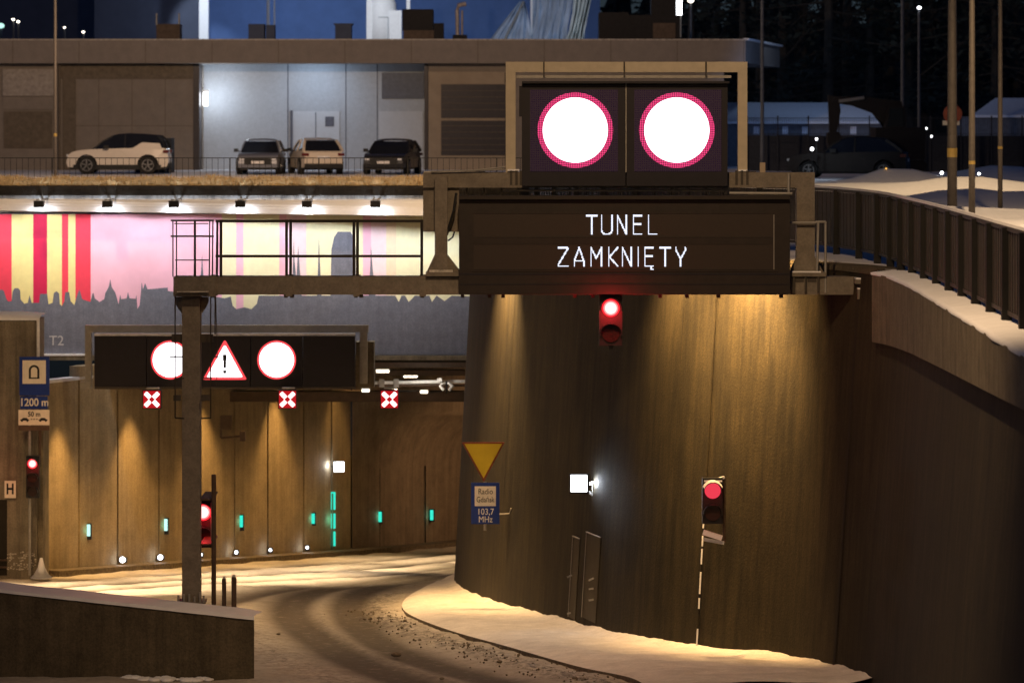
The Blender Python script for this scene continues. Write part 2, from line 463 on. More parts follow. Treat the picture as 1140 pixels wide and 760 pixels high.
def spline(pts, step=0.4):
    """Catmull-Rom through 2-D points"""
    P = [Vector(p) for p in pts]; out = []
    for i in range(len(P) - 1):
        p0, p1, p2, p3 = P[max(i - 1, 0)], P[i], P[i + 1], P[min(i + 2, len(P) - 1)]
        n = max(2, int((p2 - p1).length / step))
        for k in range(n):
            t = k / n
            out.append(0.5 * ((2 * p1) + (p2 - p0) * t + (2 * p0 - 5 * p1 + 4 * p2 - p3) * t * t + (3 * p1 - p0 - 3 * p2 + p3) * t ** 3))
    out.append(P[-1]); return out
def offset_path(path, d):
    out = []
    for i, p in enumerate(path):
        t = (path[min(i + 1, len(path) - 1)] - path[max(i - 1, 0)]).normalized()
        out.append(p + Vector((t.y, -t.x)) * d)      # to the right of travel
    return out
def rnd(a, b): return random.uniform(a, b)
def hnoise(x, y):
    return (math.sin(x * 1.7 + 1.3 * math.sin(y * 0.9)) + math.sin(y * 2.3 + 1.1 * math.sin(x * 1.3 + 2)) + 0.6 * math.sin(x * 4.1 + y * 3.3) + 0.4 * math.sin(x * 7.7 - y * 6.1)) / 3.0

# ------------------------------------------------------------------ the cut: paths of wall, fence, kerb
BASE = spline([(4.4, 20), (4.82, 35), (5.2, 46), (5.33, 51), (5.22, 54), (4.5, 56.8), (3.25, 58.8), (2.0, 61.5), (0.5, 67), (-0.55, 71.5), (-1.14, 75.5), (-1.3, 79), (-1.1, 84), (-0.5, 88), (3, 96), (14, 106), (30, 112)])
TOP = offset_path(BASE, 0.45)
TOPT = sorted([(p.y, p.x) for p in TOP]); BASET = sorted([(p.y, p.x) for p in BASE])
def x_top(d): return lerp_table(TOPT, d)
def x_base(d): return lerp_table(BASET, d)
MUR = 86.0                                            # depth of the painted portal wall
KERB = spline([road_hit(720, 770), road_hit(700, 758), road_hit(640, 745), road_hit(560, 722), road_hit(500, 705), road_hit(455, 687), road_hit(447, 674), road_hit(462, 661), road_hit(490, 650), (-1.45, 80.5), (-1.40, 82)], 0.25)

# ------------------------------------------------------------------ setting: road, pavement, upper ground
def poly_dist(px, py, path):
    best = 1e9
    for a, b in zip(path, path[1:]):
        ab = b - a; L2 = ab.length_squared
        t = 0 if L2 == 0 else max(0, min(1, ((px - a.x) * ab.x + (py - a.y) * ab.y) / L2))
        dx, dy = px - a.x - ab.x * t, py - a.y - ab.y * t
        q = dx * dx + dy * dy
        if q < best: best = q
    return math.sqrt(best)
def px_path(pts, step=0.8): return spline([road_hit(*p) for p in pts], step)
TRACKS = [(px_path([(620, 775), (541, 754), (484, 739), (442, 724), (411, 706), (393, 689), (388, 675), (397, 661), (418, 652), (450, 646), (515, 637)]), 0.50, 0.85),
          (px_path([(520, 775), (456, 757), (411, 741), (376, 724), (348, 706), (330, 692), (323, 680), (328, 668), (348, 658), (390, 650), (515, 632)]), 0.55, 0.85),
          (px_path([(240, 674), (295, 660), (350, 651), (420, 644), (515, 634)]), 0.35, 0.6),
          (px_path([(40, 662), (150, 653), (300, 645), (410, 640), (520, 628)]), 0.35, 0.7),
          (px_path([(40, 654), (150, 647), (300, 638), (410, 632), (520, 621)]), 0.35, 0.75),
          (px_path([(40, 647), (150, 641), (300, 631), (410, 624), (520, 614)]), 0.30, 0.6)]
def build_road():
    ds = [0, 10, 20, 28, 36, 42, 46, 49] + [50 + 0.16 * k for k in range(350)]
    while ds[-1] < 150: ds.append(ds[-1] + 2)
    N = 150
    bm = bmesh.new(); rows = []; tr = []; sl = []
    for d in ds:
        xr = x_base(d) + 0.25; row = []
        for i in range(N + 1):
            u = i / N
            if u < 0.12: x = -45 + (33) * (u / 0.12)
            else: x = -12 + (xr + 12) * ((u - 0.12) / 0.88)
            fine = 49 < d < 106 and x > -12.1
            a = s = 0.0; z = road_z(d)
            if fine:
                for path, w, k in TRACKS:
                    q = poly_dist(x, d, path); a = max(a, min(1.0, 1.5 * k * math.exp(-(q / w) ** 2)))
                qk = poly_dist(x, d, KERB)
                s = math.exp(-((qk - 0.55) / 0.42) ** 2) * (1 if d < 76 else 0.3)
                qa, qb = poly_dist(x, d, TRACKS[0][0]), poly_dist(x, d, TRACKS[1][0])
                if d < 70: s = max(s, 0.62 * math.exp(-((qa - qb) / 0.55) ** 2) * math.exp(-((qa - 0.8) / 0.5) ** 2), 0.55 * math.exp(-((qb - 1.1) / 0.6) ** 2) * (1 if qa > qb else 0.3))
                z += 0.035 * hnoise(x * 1.5, d * 1.5) * (1 - a) - 0.05 * a + 0.05 * s * (hnoise(x * 6, d * 6) + 0.4)
            v = bm.verts.new((x, d, z)); row.append(v); tr.append(a); sl.append(s)
        rows.append(row)
    for r0, r1 in zip(rows, rows[1:]):
        for i in range(N): bm.faces.new((r0[i], r0[i + 1], r1[i + 1], r1[i]))
    me = bpy.data.meshes.new("road"); bm.to_mesh(me); bm.free()
    for nm, vals in (("track", tr), ("slush", sl)):
        at = me.attributes.new(nm, 'FLOAT', 'POINT'); at.data.foreach_set("value", vals)
    me.materials.append(M["road_snow"])
    for p in me.polygons: p.use_smooth = True
    o = bpy.data.objects.new("road", me); COL.objects.link(o); struct(o)
build_road()

def build_pavement():
    mb = MB(); prev = None
    for d_i in range(0, 190):
        d = 52 + d_i * 0.16
        if d > 82: break
        # nearest kerb x at this depth (leftmost crossing)
        xs = []
        for a, b in zip(KERB, KERB[1:]):
            if (a.y - d) * (b.y - d) <= 0 and a.y != b.y: xs.append(a.x + (b.x - a.x) * (d - a.y) / (b.y - a.y))
        if not xs: continue
        xk, xw = min(xs), x_base(d) + 0.15
        if xk > xw - 0.05: xk = xw - 0.05
        ring = [mb.bm.verts.new((xk, d, road_z(d) - 0.1)), mb.bm.verts.new((xk + 0.02, d, road_z(d) + 0.06))]
        for k in range(1, 15):
            t = k / 14; x = xk + 0.02 + (xw - xk - 0.02) * t
            bankup = 0.12 * max(0, 1 - (xw - x) / 0.35)
            ring.append(mb.bm.verts.new((x, d, road_z(d) + 0.07 + 0.07 * min(1, t * 5) + 0.03 * hnoise(x * 2, d * 2) * min(1, 4 * t) + bankup * (0.75 + 0.18 * hnoise(d * 1.3, 1) + 0.12 * hnoise(d * 9, 4)))))
        if prev:
            for i in range(len(ring) - 1):
                f = mb.bm.faces.new((prev[i], prev[i + 1], ring[i + 1], ring[i])); f.material_index = 1 if i == 0 else 0
        prev = ring
    struct(mb.build("pavement", ["trodden_snow", "slush"], smooth=False))
build_pavement()

def mound(x, d):
    h = 0.0
    for (mx, md, sx, sd, hh) in ((PX(1000, 128), 128, 1.6, 2.6, 0.55), (PX(1085, 118), 118, 2.6, 2.5, 0.40), (PX(1130, 100), 100, 3.0, 4.0, 0.25), (PX(940, 120), 120, 3.0, 4, 0.12), (PX(1110, 132), 132, 2.2, 3, 0.55), (PX(1060, 102), 102, 1.4, 1.3, 0.18)):
        h += hh * math.exp(-((x - mx) / sx) ** 2 - ((d - md) / sd) ** 2)
    return h
def build_ground():
    ds = [18 + 1.0 * k for k in range(int((MUR - 18)))] + [MUR + 0.6, 87.2, 87.9, 88.6, 90, 92, 95] + [97 + 1.0 * k for k in range(48)] + [150, 160, 180, 220, 300, 420, 700, 1400]
    mb = MB(); prev = None
    N = 90
    for d in ds:
        x0 = x_top(d) if d < MUR else -60
        row = []
        for i in range(N + 1):
            u = i / N
            if d < MUR: x = x0 + 30 * u if u < 0.9 else x0 + 27 + 400 * (u - 0.9) * 10
            else: x = (-60 + 90 * (u / 0.9)) if u < 0.9 else 30 + 400 * (u - 0.9) * 10
            z = 0.0
            if x > x_top(min(d, MUR)) + 0.3 or d > MUR: z += 0.05 * hnoise(x * 0.8, d * 0.5) + mound(x, d) * (1 + 0.25 * hnoise(x * 2.2, d * 1.1)) + 0.025 * hnoise(x * 3.1, d * 1.7)
            if d < MUR and u == 0: z = 0.02
            if d >= MUR and x < 0.5:
                z = 0.70 * max(0, 1 - (d - MUR) / 20) ** 1.3
            row.append(mb.bm.verts.new((x, d, z)))
        if prev:
            for i in range(N): mb.bm.faces.new((prev[i], prev[i + 1], row[i + 1], row[i]))
        prev = row
    struct(mb.build("snow_ground", "snow", smooth=True))
    # ground left of the cut
    g = MB(); g.face([(-160, 18, 0), (-40, 18, 0), (-40, MUR + .6, 0), (-160, MUR + .6, 0)]); g.face([(-160, MUR + .6, 0), (-60, MUR + .6, 0), (-60, 1400, 0), (-160, 1400, 0)])
    struct(g.build("verge", "soil_and_shade"))
build_ground()

# ------------------------------------------------------------------ curved retaining wall (right) with coping and snow
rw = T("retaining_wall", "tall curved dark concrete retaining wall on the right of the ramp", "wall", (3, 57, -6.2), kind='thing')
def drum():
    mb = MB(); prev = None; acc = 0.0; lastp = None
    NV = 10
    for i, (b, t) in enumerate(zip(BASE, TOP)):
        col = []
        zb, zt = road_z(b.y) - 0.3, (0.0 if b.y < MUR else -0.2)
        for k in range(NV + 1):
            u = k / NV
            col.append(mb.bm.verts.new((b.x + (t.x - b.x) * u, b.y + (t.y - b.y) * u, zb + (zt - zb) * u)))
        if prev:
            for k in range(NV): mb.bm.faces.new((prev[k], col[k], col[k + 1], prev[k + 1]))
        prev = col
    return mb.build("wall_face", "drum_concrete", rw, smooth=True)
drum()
# formwork joints: thin dark grooves standing 2 mm proud as shadow gaps
def joint_at(d, w, m_):
    i = min(range(len(BASE)), key=lambda k: abs(BASE[k].y - d))
    b, t = BASE[i], TOP[i]
    tan = (BASE[i + 1] - BASE[i - 1]).normalized(); nrm = Vector((-tan.y, tan.x)) * 0.004
    mb = MB()
    p = [Vector((b.x + nrm.x + s * tan.x * w, b.y + nrm.y + s * tan.y * w, road_z(b.y) - 0.1)) for s in (-1, 1)]
    q = [Vector((t.x + nrm.x + s * tan.x * w, t.y + nrm.y + s * tan.y * w, -0.02)) for s in (-1, 1)]
    mb.face([p[0], p[1], q[1], q[0]])
    mb.build("joint", m_, rw)
for d, w in ((50.0, .006), (55.3, .055), (60.2, .007), (63.5, .009), (67.0, .006), (70.5, .014)): joint_at(d, w, "joint_dark")
# coping along the near stretch
COP = [p for p in TOP if 20 <= p.y <= 54.4]
def coping():
    mb = MB(); prev = None
    out = offset_path(COP, -0.20)
    for o_, t in zip(out, COP):
        zc = -1.02 + 0.52 * max(0, min(1, (54 - o_.y) / 19))
        pts = [(o_.x, o_.y, zc), (o_.x, o_.y, 0.02), (t.x + 0.1, t.y, 0.02), (t.x + 0.1, t.y, zc)]
        ring = [mb.bm.verts.new(p) for p in pts]
        if prev:
            for i in range(4): mb.bm.faces.new((prev[i], prev[(i + 1) % 4], ring[(i + 1) % 4], ring[i]))
        else: mb.bm.faces.new(ring)
        prev = ring
    mb.bm.faces.new(prev[::-1])
    c = mb.build("coping", "coping_concrete", rw)
    s = MB(); prev = None
    inner = offset_path(COP, 0.42)
    for k, (o_, t) in enumerate(zip(out, inner)):
        e = 0.015 * hnoise(o_.y * 2.1, 3) + 0.012 * hnoise(o_.y * 7.3, 1)
        h = 0.055 + 0.015 * hnoise(o_.y * 1.7, 9) + 0.012 * hnoise(o_.y * 6, 2)
        pts = [(o_.x + e - 0.01, o_.y, 0.0), (o_.x + e - 0.015, o_.y, 0.035), (o_.x + e + 0.05, o_.y, h), ((o_.x + t.x) / 2, o_.y, h * 1.1 + 0.02), (t.x, t.y, 0.06)]
        ring = [s.bm.verts.new(p) for p in pts]
        if prev:
            for i in range(4): s.bm.faces.new((prev[i], prev[i + 1], ring[i + 1], ring[i]))
        prev = ring
    s.build("snow_cap", "snow", c, smooth=True)
coping()
# snow ledge on top of the curved stretch
def curved_ledge():
    s = MB(); prev = None
    for p, q in zip(TOP, offset_path(TOP, 0.9)):
        if not 54.4 < p.y < 84: continue
        ring = [s.bm.verts.new(v) for v in ((p.x - 0.02, p.y, -0.03), (p.x, p.y, 0.05 + 0.02 * hnoise(p.y * 5, 1)), (q.x, q.y, 0.02))]
        if prev:
            for i in range(2): s.bm.faces.new((prev[i], prev[i + 1], ring[i + 1], ring[i]))
        prev = ring
    s.build("top_ledge", "barrier_concrete", rw, smooth=True)
curved_ledge()

# metal fence along the top of the cut
FENCE = spline([(5.25, 25), (5.52, 35), (5.64, 39), (5.9, 48), (6.0, 54), (6.02, 58), (5.75, 61), (5.25, 63.5), (3.6, 67), (1.7, 72), (0.5, 77), (0.3, 82), (0.3, 85.5)], 0.25)
fence = T("metal_fence", "dark solid metal fence with snowy top rail following the curved wall", "fence", (5.9, 54, 0))
def build_fence():
    # even stations
    st = [FENCE[0]]; 
    for p in FENCE:
        while (p - st[-1]).length >= 0.25:
            st.append(st[-1] + (p - st[-1]).normalized() * 0.25)
    top, bot = 1.12, 0.16
    i = 0
    while i + 7 < len(st):
        seg = st[i:i + 8]; mb = MB()
        for a, b in zip(seg, seg[1:]):
            mb.m(0).bar((a.x, a.y, (top + bot) / 2), (b.x, b.y, (top + bot) / 2), 0.02, top - bot - 0.06)
            mb.bar((a.x, a.y, top), (b.x, b.y, top), 0.06, 0.05)
            mb.bar((a.x, a.y, bot), (b.x, b.y, bot), 0.05, 0.05)
        p = seg[0]; mb.m(1).box((p.x - 0.085, p.y - 0.05, -0.02), (p.x + 0.03, p.y + 0.05, top + 0.01))
        for p in seg[1:-1]: mb.m(0).box((p.x - 0.022, p.y - 0.01, bot), (p.x + 0.02, p.y + 0.01, top - 0.03))
        pn = mb.build("panel", ["fence_rib", "fence_dark"], fence)
        sn = MB()
        for a, b in zip(seg, seg[1:]):
            sn.bar((a.x, a.y, top + 0.045), (b.x, b.y, top + 0.045), 0.055, 0.035)
        sn.build("snow_strip", "snow", pn)
        i += 7
build_fence()

# ------------------------------------------------------------------ portal wall with mural
pw = T("portal_wall", "long portal wall painted with red, yellow and pink stripes above a grey skyline", "wall", (-7, MUR, -3.5), kind='thing')
XL, XR = PX(-420, MUR), 0.6
mb = MB(); mb.box((XL, MUR, PZ(398, MUR)), (XR, MUR + 0.6, PZ(238, MUR))); mb.build("wall_slab", "paint_grey", pw)
mb = MB(); mb.box((XL, MUR - 0.03, PZ(236.5, MUR)), (XR, MUR + 0.6, PZ(217.5, MUR))); mb.build("parapet", "pale_concrete", pw)
mb = MB(); mb.box((XL, MUR - 0.10, PZ(217.5, MUR)), (XR, MUR + 0.6, PZ(206.5, MUR))); mb.build("grass_shade_strip", "soil_and_shade", pw)  # dark strip painted as the shade on the lower grass
mb = MB(); mb.box((XL, MUR - 0.14, PZ(400.5, MUR)), (XR, MUR + 0.5, PZ(395.5, MUR))); lg = mb.build("ledge", "coping_concrete", pw)
mb = MB(); mb.box((XL, MUR - 0.15, PZ(395.5, MUR)), (PX(96, MUR), MUR - 0.01, PZ(393.5, MUR))); mb.build("snow_cap", "snow", lg)
STRIPES = [(-420, -60, 'paint_yellow'), (-60, -35, 'paint_red'), (-35, -12, 'paint_yellow'), (-12, 13, 'paint_red'), (13, 37, 'paint_yellow'), (37, 52.5, 'paint_crimson'), (52.5, 69, 'paint_yellow'), (69, 76, 'paint_red'), (76, 84, 'paint_yellow'), (84, 101, 'paint_red'),
           (101, 187, 'paint_pink'), (187, 247, 'paint_pink'), (247, 263, 'paint_cream'), (263, 271, 'paint_pink'), (271, 311, 'paint_cream'), (311, 319, 'paint_pink'), (319, 341, 'paint_pale_pink'), (341, 404, 'paint_cream'), (404, 413, 'paint_pink'), (413, 430, 'paint_pale_pink'), (430, 441, 'paint_peach'), (441, 600, 'paint_cream')]
mats = []
mb = MB()
for x0, x1, m_ in STRIPES:
    if m_ not in mats: mats.append(m_)
    mb.m(mats.index(m_)); a, b = W(x0, 238.5, MUR), W(x1, 348, MUR)
    mb.face([(a.x, MUR - 0.004, a.z), (b.x, MUR - 0.004, a.z), (b.x, MUR - 0.004, b.z), (a.x, MUR - 0.004, b.z)])
mural = mb.build("mural", mats, pw)
SKY = [(-420, 330), (-300, 326), (-200, 334), (-110, 330), (-80, 322), (-60, 336), (-40, 325), (-20, 335), (0, 323), (2, 322), (4.5, 324), (7, 332), (9, 335.6), (13, 335), (14, 325), (16, 321), (20, 320.6), (22.4, 323), (23, 333), (27, 338), (31, 337), (33, 328.4), (35.3, 337), (43.6, 337), (44.7, 327), (52.6, 327), (54, 338.5), (58.6, 337), (60, 326), (63, 324), (65.8, 326.6), (66.7, 338.5), (69, 340.7), (71.6, 335), (72.7, 325), (77, 325), (78.7, 335), (82.8, 339.6), (86, 328.4), (88.4, 322), (91.7, 333), (100.7, 336), (103, 327), (104.2, 326), (105.6, 332), (110.7, 336), (116, 333), (117.4, 326), (121, 319.5), (122.2, 314), (122.8, 310.5), (123.4, 314), (124.4, 319.5), (128.6, 326), (132, 338.5), (133.8, 328), (135, 333), (141, 332), (142.5, 325), (144.3, 332), (151, 332.5), (152, 328), (153, 344), (155.5, 339.6), (157.2, 322), (157.7, 314), (159.3, 322), (161.5, 315), (164.4, 322), (186.8, 320), (187, 324), (222, 327), (224, 300), (225, 283), (226, 300), (228, 328), (250, 332), (257, 330), (259, 340), (263, 344), (272, 342), (280, 344), (286, 338), (288, 329), (325, 329), (326.3, 290), (327, 268), (328, 290), (330, 310), (332, 273), (334.5, 310), (336, 329), (353, 329), (354.3, 290), (355, 265), (356.5, 300), (358, 329), (368, 329), (369, 278), (372, 264), (376, 258), (390, 258), (394, 264), (396, 280), (396.5, 329), (410.5, 329), (412, 300), (413, 274), (415, 300), (418, 329), (440, 329), (444, 336), (447, 329), (451, 329), (455, 336), (462, 329), (478, 329), (481, 336), (486, 329), (495, 335), (503, 329), (525, 330), (600, 330)]
mb = MB()
top_ = [mb.bm.verts.new((min(PX(x, MUR), XR), MUR - 0.008, PZ(y, MUR))) for x, y in SKY]; low_ = [mb.bm.verts.new((v.co.x, MUR - 0.008, PZ(394.5, MUR))) for v in top_]
for i in range(len(SKY) - 2): mb.bm.faces.new((top_[i], low_[i], low_[i + 1], top_[i + 1]))
mb.build("skyline", "paint_grey", mural)
text("T2", 0.33, (PX(63, MUR), MUR - 0.012, PZ(379.5, MUR)), "letter_pale", mural)
for x in (66, 140, 214, 288, 362, 436, 510):                       # panel joints of the parapet
    mb = MB(); a = PX(x + 7, MUR); mb.box((a - 0.012, MUR - 0.034, PZ(236, MUR)), (a + 0.012, MUR - 0.031, PZ(222, MUR))); mb.build("joint", "joint_dark", pw)

# floodlights on the portal wall
FD = 84.9
def floodlight(x):
    X = PX(x, FD)
    t = T("floodlight", "", "floodlight", (X, MUR - 0.03, PZ(224, FD)), "floodlights along the painted wall")
    b = MB(); b.box((X - 0.115, FD - .2, PZ(231, FD)), (X + 0.115, FD + .05, PZ(223.5, FD))); b.bevel(0.012, 1); b.build("housing", "black_plastic", t)
    b = MB(); b.box((X - 0.085, FD - .18, PZ(231, FD) - 0.006), (X + 0.085, FD, PZ(231, FD) - 0.001)); b.build("glass", "lamp_white", t)
    b = MB(); b.bar((X - 0.06, FD - .05, PZ(222.5, FD)), (X - 0.06, MUR - 0.03, PZ(222, FD)), 0.03); b.bar((X + 0.06, FD - .05, PZ(222.5, FD)), (X + 0.06, MUR - 0.03, PZ(222, FD)), 0.03); b.bar((X - 0.07, FD - .05, PZ(222.3, FD)), (X + 0.07, FD - .05, PZ(222.3, FD)), 0.025); b.build("bracket", "galvanised", t)
    light("flood", 'SPOT', (X, FD - .16, PZ(233.5, FD)), 105, (0.96, 0.97, 1.0), (X, MUR + 0.25, -1.6), 116, 0.5, 0.06)
    light("flood_spill", 'POINT', (X, MUR - .6, PZ(226.5, MUR)), 13, (0.86, 0.92, 1.0), radius=0.04)
    return t
FL = [("black floodlight above the red and yellow stripes, furthest left", 44), ("black floodlight above the left part of the pink field", 120), ("black floodlight above the pink field beside the ladder cage", 194), ("black floodlight above the first yellow field right of the ladder cage", 268), ("black floodlight above the pale pink band over the walkway", 342), ("black floodlight furthest right before the gantry bracket", 418)]
for lab, x in FL: floodlight(x)["label"] = lab
light("flood", 'SPOT', (PX(492, FD), FD - .16, PZ(233.5, FD)), 125, (0.96, 0.97, 1.0), (PX(492, FD), MUR + 0.25, -1.6), 116, 0.5, 0.06)
light("flood", 'SPOT', (PX(-30, FD), FD - .16, PZ(233.5, FD)), 105, (0.96, 0.97, 1.0), (PX(-30, FD), MUR + 0.25, -1.6), 116, 0.5, 0.06)

# dry grass on the verge above the wall
def grass():
    mb = MB()
    z0 = PZ(206.8, MUR)
    for k in range(13500):
        x = rnd(PX(-140, MUR), 0.4); d = MUR - 0.08 + abs(random.gauss(0, 0.35)); h = rnd(0.13, 0.27) * (1 + 0.25 * hnoise(x * 3, 1)); lean = random.gauss(0, 0.07); w = rnd(0.008, 0.022)
        z = z0 - 0.02
        fwd = rnd(-0.16, 0.05)
        mb.face([(x - w, d, z), (x + w, d, z), (x + lean + w * 0.6, d + fwd * 0.6, z + h * 0.65), (x + lean - w * 0.4, d + fwd * 0.6, z + h * 0.65)])
        mb.face([(x + lean - w * 0.4, d + fwd * 0.6, z + h * 0.65), (x + lean + w * 0.6, d + fwd * 0.6, z + h * 0.65), (x + lean * 1.8, d + fwd, z + h)])
    mb.m(1)  # hanging blades share the painted shade tone of the strip
    for k in range(2600):
        x = rnd(PX(-60, MUR), 0.4); h = rnd(0.10, 0.30); w = rnd(0.008, 0.02); l_ = random.gauss(0, .05); d = MUR - .105 - rnd(0, .03)
        mb.face([(x - w, d, z0), (x + w, d, z0), (x + l_, d - rnd(0, .05), z0 - h)])
    struct(mb.build("dry_grass", ["dry_grass", "soil_and_shade"]), 'stuff')
    tag(bpy.data.objects["dry_grass"], "strip of dry yellow grass along the top of the painted wall", "grass", kind='stuff')
grass()
# low railing in the grass
rl = T("railing", "low thin black railing in the dry grass above the painted wall", "railing", (-6, 88, 0.3))
zr0, zr1, dr = 0.45, PZ(176, 88), 88.0
xs = PX(-140, dr)
while xs < 0.0:
    b = MB(); xe = xs + 2.2
    b.bar((xs, dr, zr1), (xe, dr, zr1), 0.02); b.bar((xs, dr, zr1 - 0.78), (xe, dr, zr1 - 0.78), 0.02)
    for k in range(15):
        xx = xs + k * 2.2 / 15; wd = 0.03 if k == 0 else 0.011
        b.box((xx - wd / 2, dr - 0.006, zr0), (xx + wd / 2, dr + 0.006, zr1))
    b.build("panel", "car_trim", rl); xs = xe

# ------------------------------------------------------------------ portal side wall with panels, tunnel lining
PA, PB = Vector((-11.07, 83.5)), Vector((PX(392, 96.6), 96.6))
pdir = (PB - PA).normalized(); pin = Vector((pdir.y, -pdir.x))       # towards the road
def on_side(x):                                                       # hit of a photo column with the side wall line
    s = (x - CX) / F
    t = (s * PA.y - PA.x) / (pdir.x - s * pdir.y); return PA + pdir * t
sw = T("side_wall", "tall warm lit concrete panel wall on the left of the tunnel mouth", "wall", (PA.x, PA.y, road_z(PA.y)), kind='thing')
EDG = [45, 89, 132, 178, 222, 262, 299, 339, 370, 392]
ztop = -3.56
for i, (a, b) in enumerate(zip(EDG, EDG[1:])):
    p, q = on_side(a), on_side(b); q = q - pdir * 0.075
    zb = road_z(p.y) - 0.3
    off = -pin * 0.3
    zt = PZ(426, 84.0) if i == 0 else ztop
    mb = MB(); mb.prism([(p.x, p.y, zb), (q.x, q.y, zb), (q.x + off.x, q.y + off.y, zb), (p.x + off.x, p.y + off.y, zb)], (0, 0, zt - zb)); mb.build("panel", "panel_concrete", sw)
p, q = PA - pin * 0.06, PB - pin * 0.06
mb = MB(); mb.prism([(p.x, p.y, -10.5), (q.x, q.y, -10.5), (q.x - pin.x * .3, q.y - pin.y * .3, -10.5), (p.x - pin.x * .3, p.y - pin.y * .3, -10.5)], (0, 0, 10.5 + PZ(427, 84))); mb.build("backing", "joint_dark", sw)
p, q = on_side(45), on_side(104)
mb = MB(); mb.prism([(p.x, p.y, PZ(426, 84)), (q.x, q.y, PZ(426, 84)), (q.x - pin.x * .3, q.y - pin.y * .3, PZ(426, 84)), (p.x - pin.x * .3, p.y - pin.y * .3, PZ(426, 84))], (0, 0, 0.07)); mb.build("snow_cap", "snow", sw)
# base kerb of the side wall
p, q = PA + pin * 0.28, on_side(512) + pin * 0.28
kb = MB()
for k in range(24):
    a, b = p.lerp(q, k / 24), p.lerp(q, (k + 1) / 24)
    kb.bar((a.x, a.y, road_z(a.y) + 0.02), (b.x, b.y, road_z(b.y) + 0.02), 0.5, 0.24)
struct(kb.build("kerb", "slush"))

tl = T("tunnel_lining", "dim brown tunnel lining with a leaning haunch, right of the panel wall", "tunnel wall", (PB.x, PB.y, road_z(96)), kind='thing')
def lining():
    Q = spline([(PB.x, PB.y), on_side(450), on_side(520), (1.8, 106), (9, 111), (22, 116), (40, 119)], 0.8)
    mb = MB(); prev = None
    for i, c in enumerate(Q):
        t = (Q[min(i + 1, len(Q) - 1)] - Q[max(i - 1, 0)]).normalized(); n = Vector((t.y, -t.x))
        zb = road_z(c.y)
        z1 = zb + 2.35
        hau = 1.25 * min(1, i / 4)
        pts = [(c, zb - 0.3), (c, z1)] + [(c + n * (hau * 1.3 * (1 - math.cos(a_))), z1 + 1.6 * math.sin(a_)) for a_ in (.25, .5, .75, 1.0, 1.3)] + [(c + n * (hau * 1.0), ztop)]
        ring = [mb.bm.verts.new((v.x, v.y, z)) for v, z in pts]
        if prev:
            for k in range(len(ring) - 1): mb.bm.faces.new((prev[k], prev[k + 1], ring[k + 1], ring[k]))
        prev = ring
    mb.build("lining", "tunnel_concrete", tl, smooth=True)
    for x in (423, 474):
        c = on_side(x); mb = MB(); mb.bar((c.x - pin.x * .01, c.y - pin.y * .01, road_z(c.y)), (c.x - pin.x * .01, c.y - pin.y * .01, road_z(c.y) + 2.3), 0.03); mb.build("joint", "joint_dark", tl)
lining()
cl = MB(); cl.box((-9.0, MUR + 0.05, ztop + 0.02), (40, 150, ztop + 0.4)); struct(cl.build("tunnel_ceiling", "joint_dark"))
# lintel beams under the portal wall
for k, (y0, y1, dd) in enumerate(((403, 409, 88.0), (412, 418, 90.5))):
    b = MB(); a, c = W(380, y0, dd), W(560, y1, dd); b.box((a.x - 6, dd, c.z), (c.x + 0.8, dd + 0.4, a.z)); o = b.build("roof_beam", "steel_brown"); rebase(o)
    tag(o, ("upper dark roof beam just under the pale ledge of the painted wall", "lower dark roof beam above the white pipe in the tunnel mouth")[k], "beam", "roof beams in the tunnel mouth")
b = MB(); a, c = W(380, 436, 91), W(560, 447, 91); b.box((a.x - 5, 91, c.z), (c.x + 0.5, 91.5, a.z)); o = rebase(b.build("crossbeam", "steel_brown")); tag(o, "deep dark crossbeam behind the third lane cross", "beam")
# pipe run with camera cluster, white lamps
pr = T("service_pipe", "pale snow dusted pipe running across the tunnel mouth to the curved wall", "pipe", W(400, 428, 87.2))
dd = 87.2
b = MB(); b.tube([W(396, 426.5, dd), W(455, 425.5, dd), W(520, 424.5, dd)], 0.045, 8); b.build("pipe", "pipe_white", pr)
b = MB(); b.tube([W(396, 429, dd), W(520, 429, dd)], 0.03, 6); b.build("conduit", "steel_brown", pr)
b = MB()
for x in (425, 441): b.pbox(x - 3, 422, x + 3, 431, dd - 0.06, dd + 0.06)
b.build("clamp", "galvanised", pr)
light("pipe_fill", 'POINT', W(470, 417, 86.5), 22, (1, .92, .8), radius=.06)  # unseen fill added to brighten the pipe
cc = T("camera_cluster", "small pale camera cluster hanging from the pipe beside the curved wall", "camera", W(497, 426, 87))
b = MB(); b.pbox(487, 421, 492, 424.5, 86.9, 87.15); b.build("housing", "pipe_white", cc)
for s in (-1, 1):
    b = MB(); b.tube([W(497 + s * 2, 426, 87), W(497 + s * 7, 430, 86.9), W(497 + s * 3, 434, 86.85)], 0.04, 8); b.build("arm", "pipe_white", cc)
b = MB(); b.tube([W(497, 424, 87), W(497, 438, 87)], 0.025, 6); b.build("stem", "black_plastic", cc)
for lab, x, y, d_, w in (("long warm ceiling lamp nearest the display cabinet in the tunnel mouth", 426, 413, 90.0, 14), ("long warm ceiling lamp in the middle of the tunnel mouth", 457, 418.5, 93, 15), ("small warm ceiling lamp below the white pipe", 472, 436, 90.6, 8), ("small warm lamp under the pipe end beside the display cabinet", 407, 434.5, 86.9, 8)):
    t = T("ceiling_lamp", lab, "lamp", W(x, y, d_), "lamps in the tunnel mouth")
    b = MB(); b.pbox(x - w / 2 - 1, y - 2.6, x + w / 2 + 1, y + 0.4, d_ + 0.004, d_ + 0.2); b.build("housing", "galvanised", t)
    b = MB(); b.pbox(x - w / 2, y - 1.4, x + w / 2, y + 1.6, d_ - 0.02, d_ + 0.002); b.build("diffuser", "lamp_warm", t)

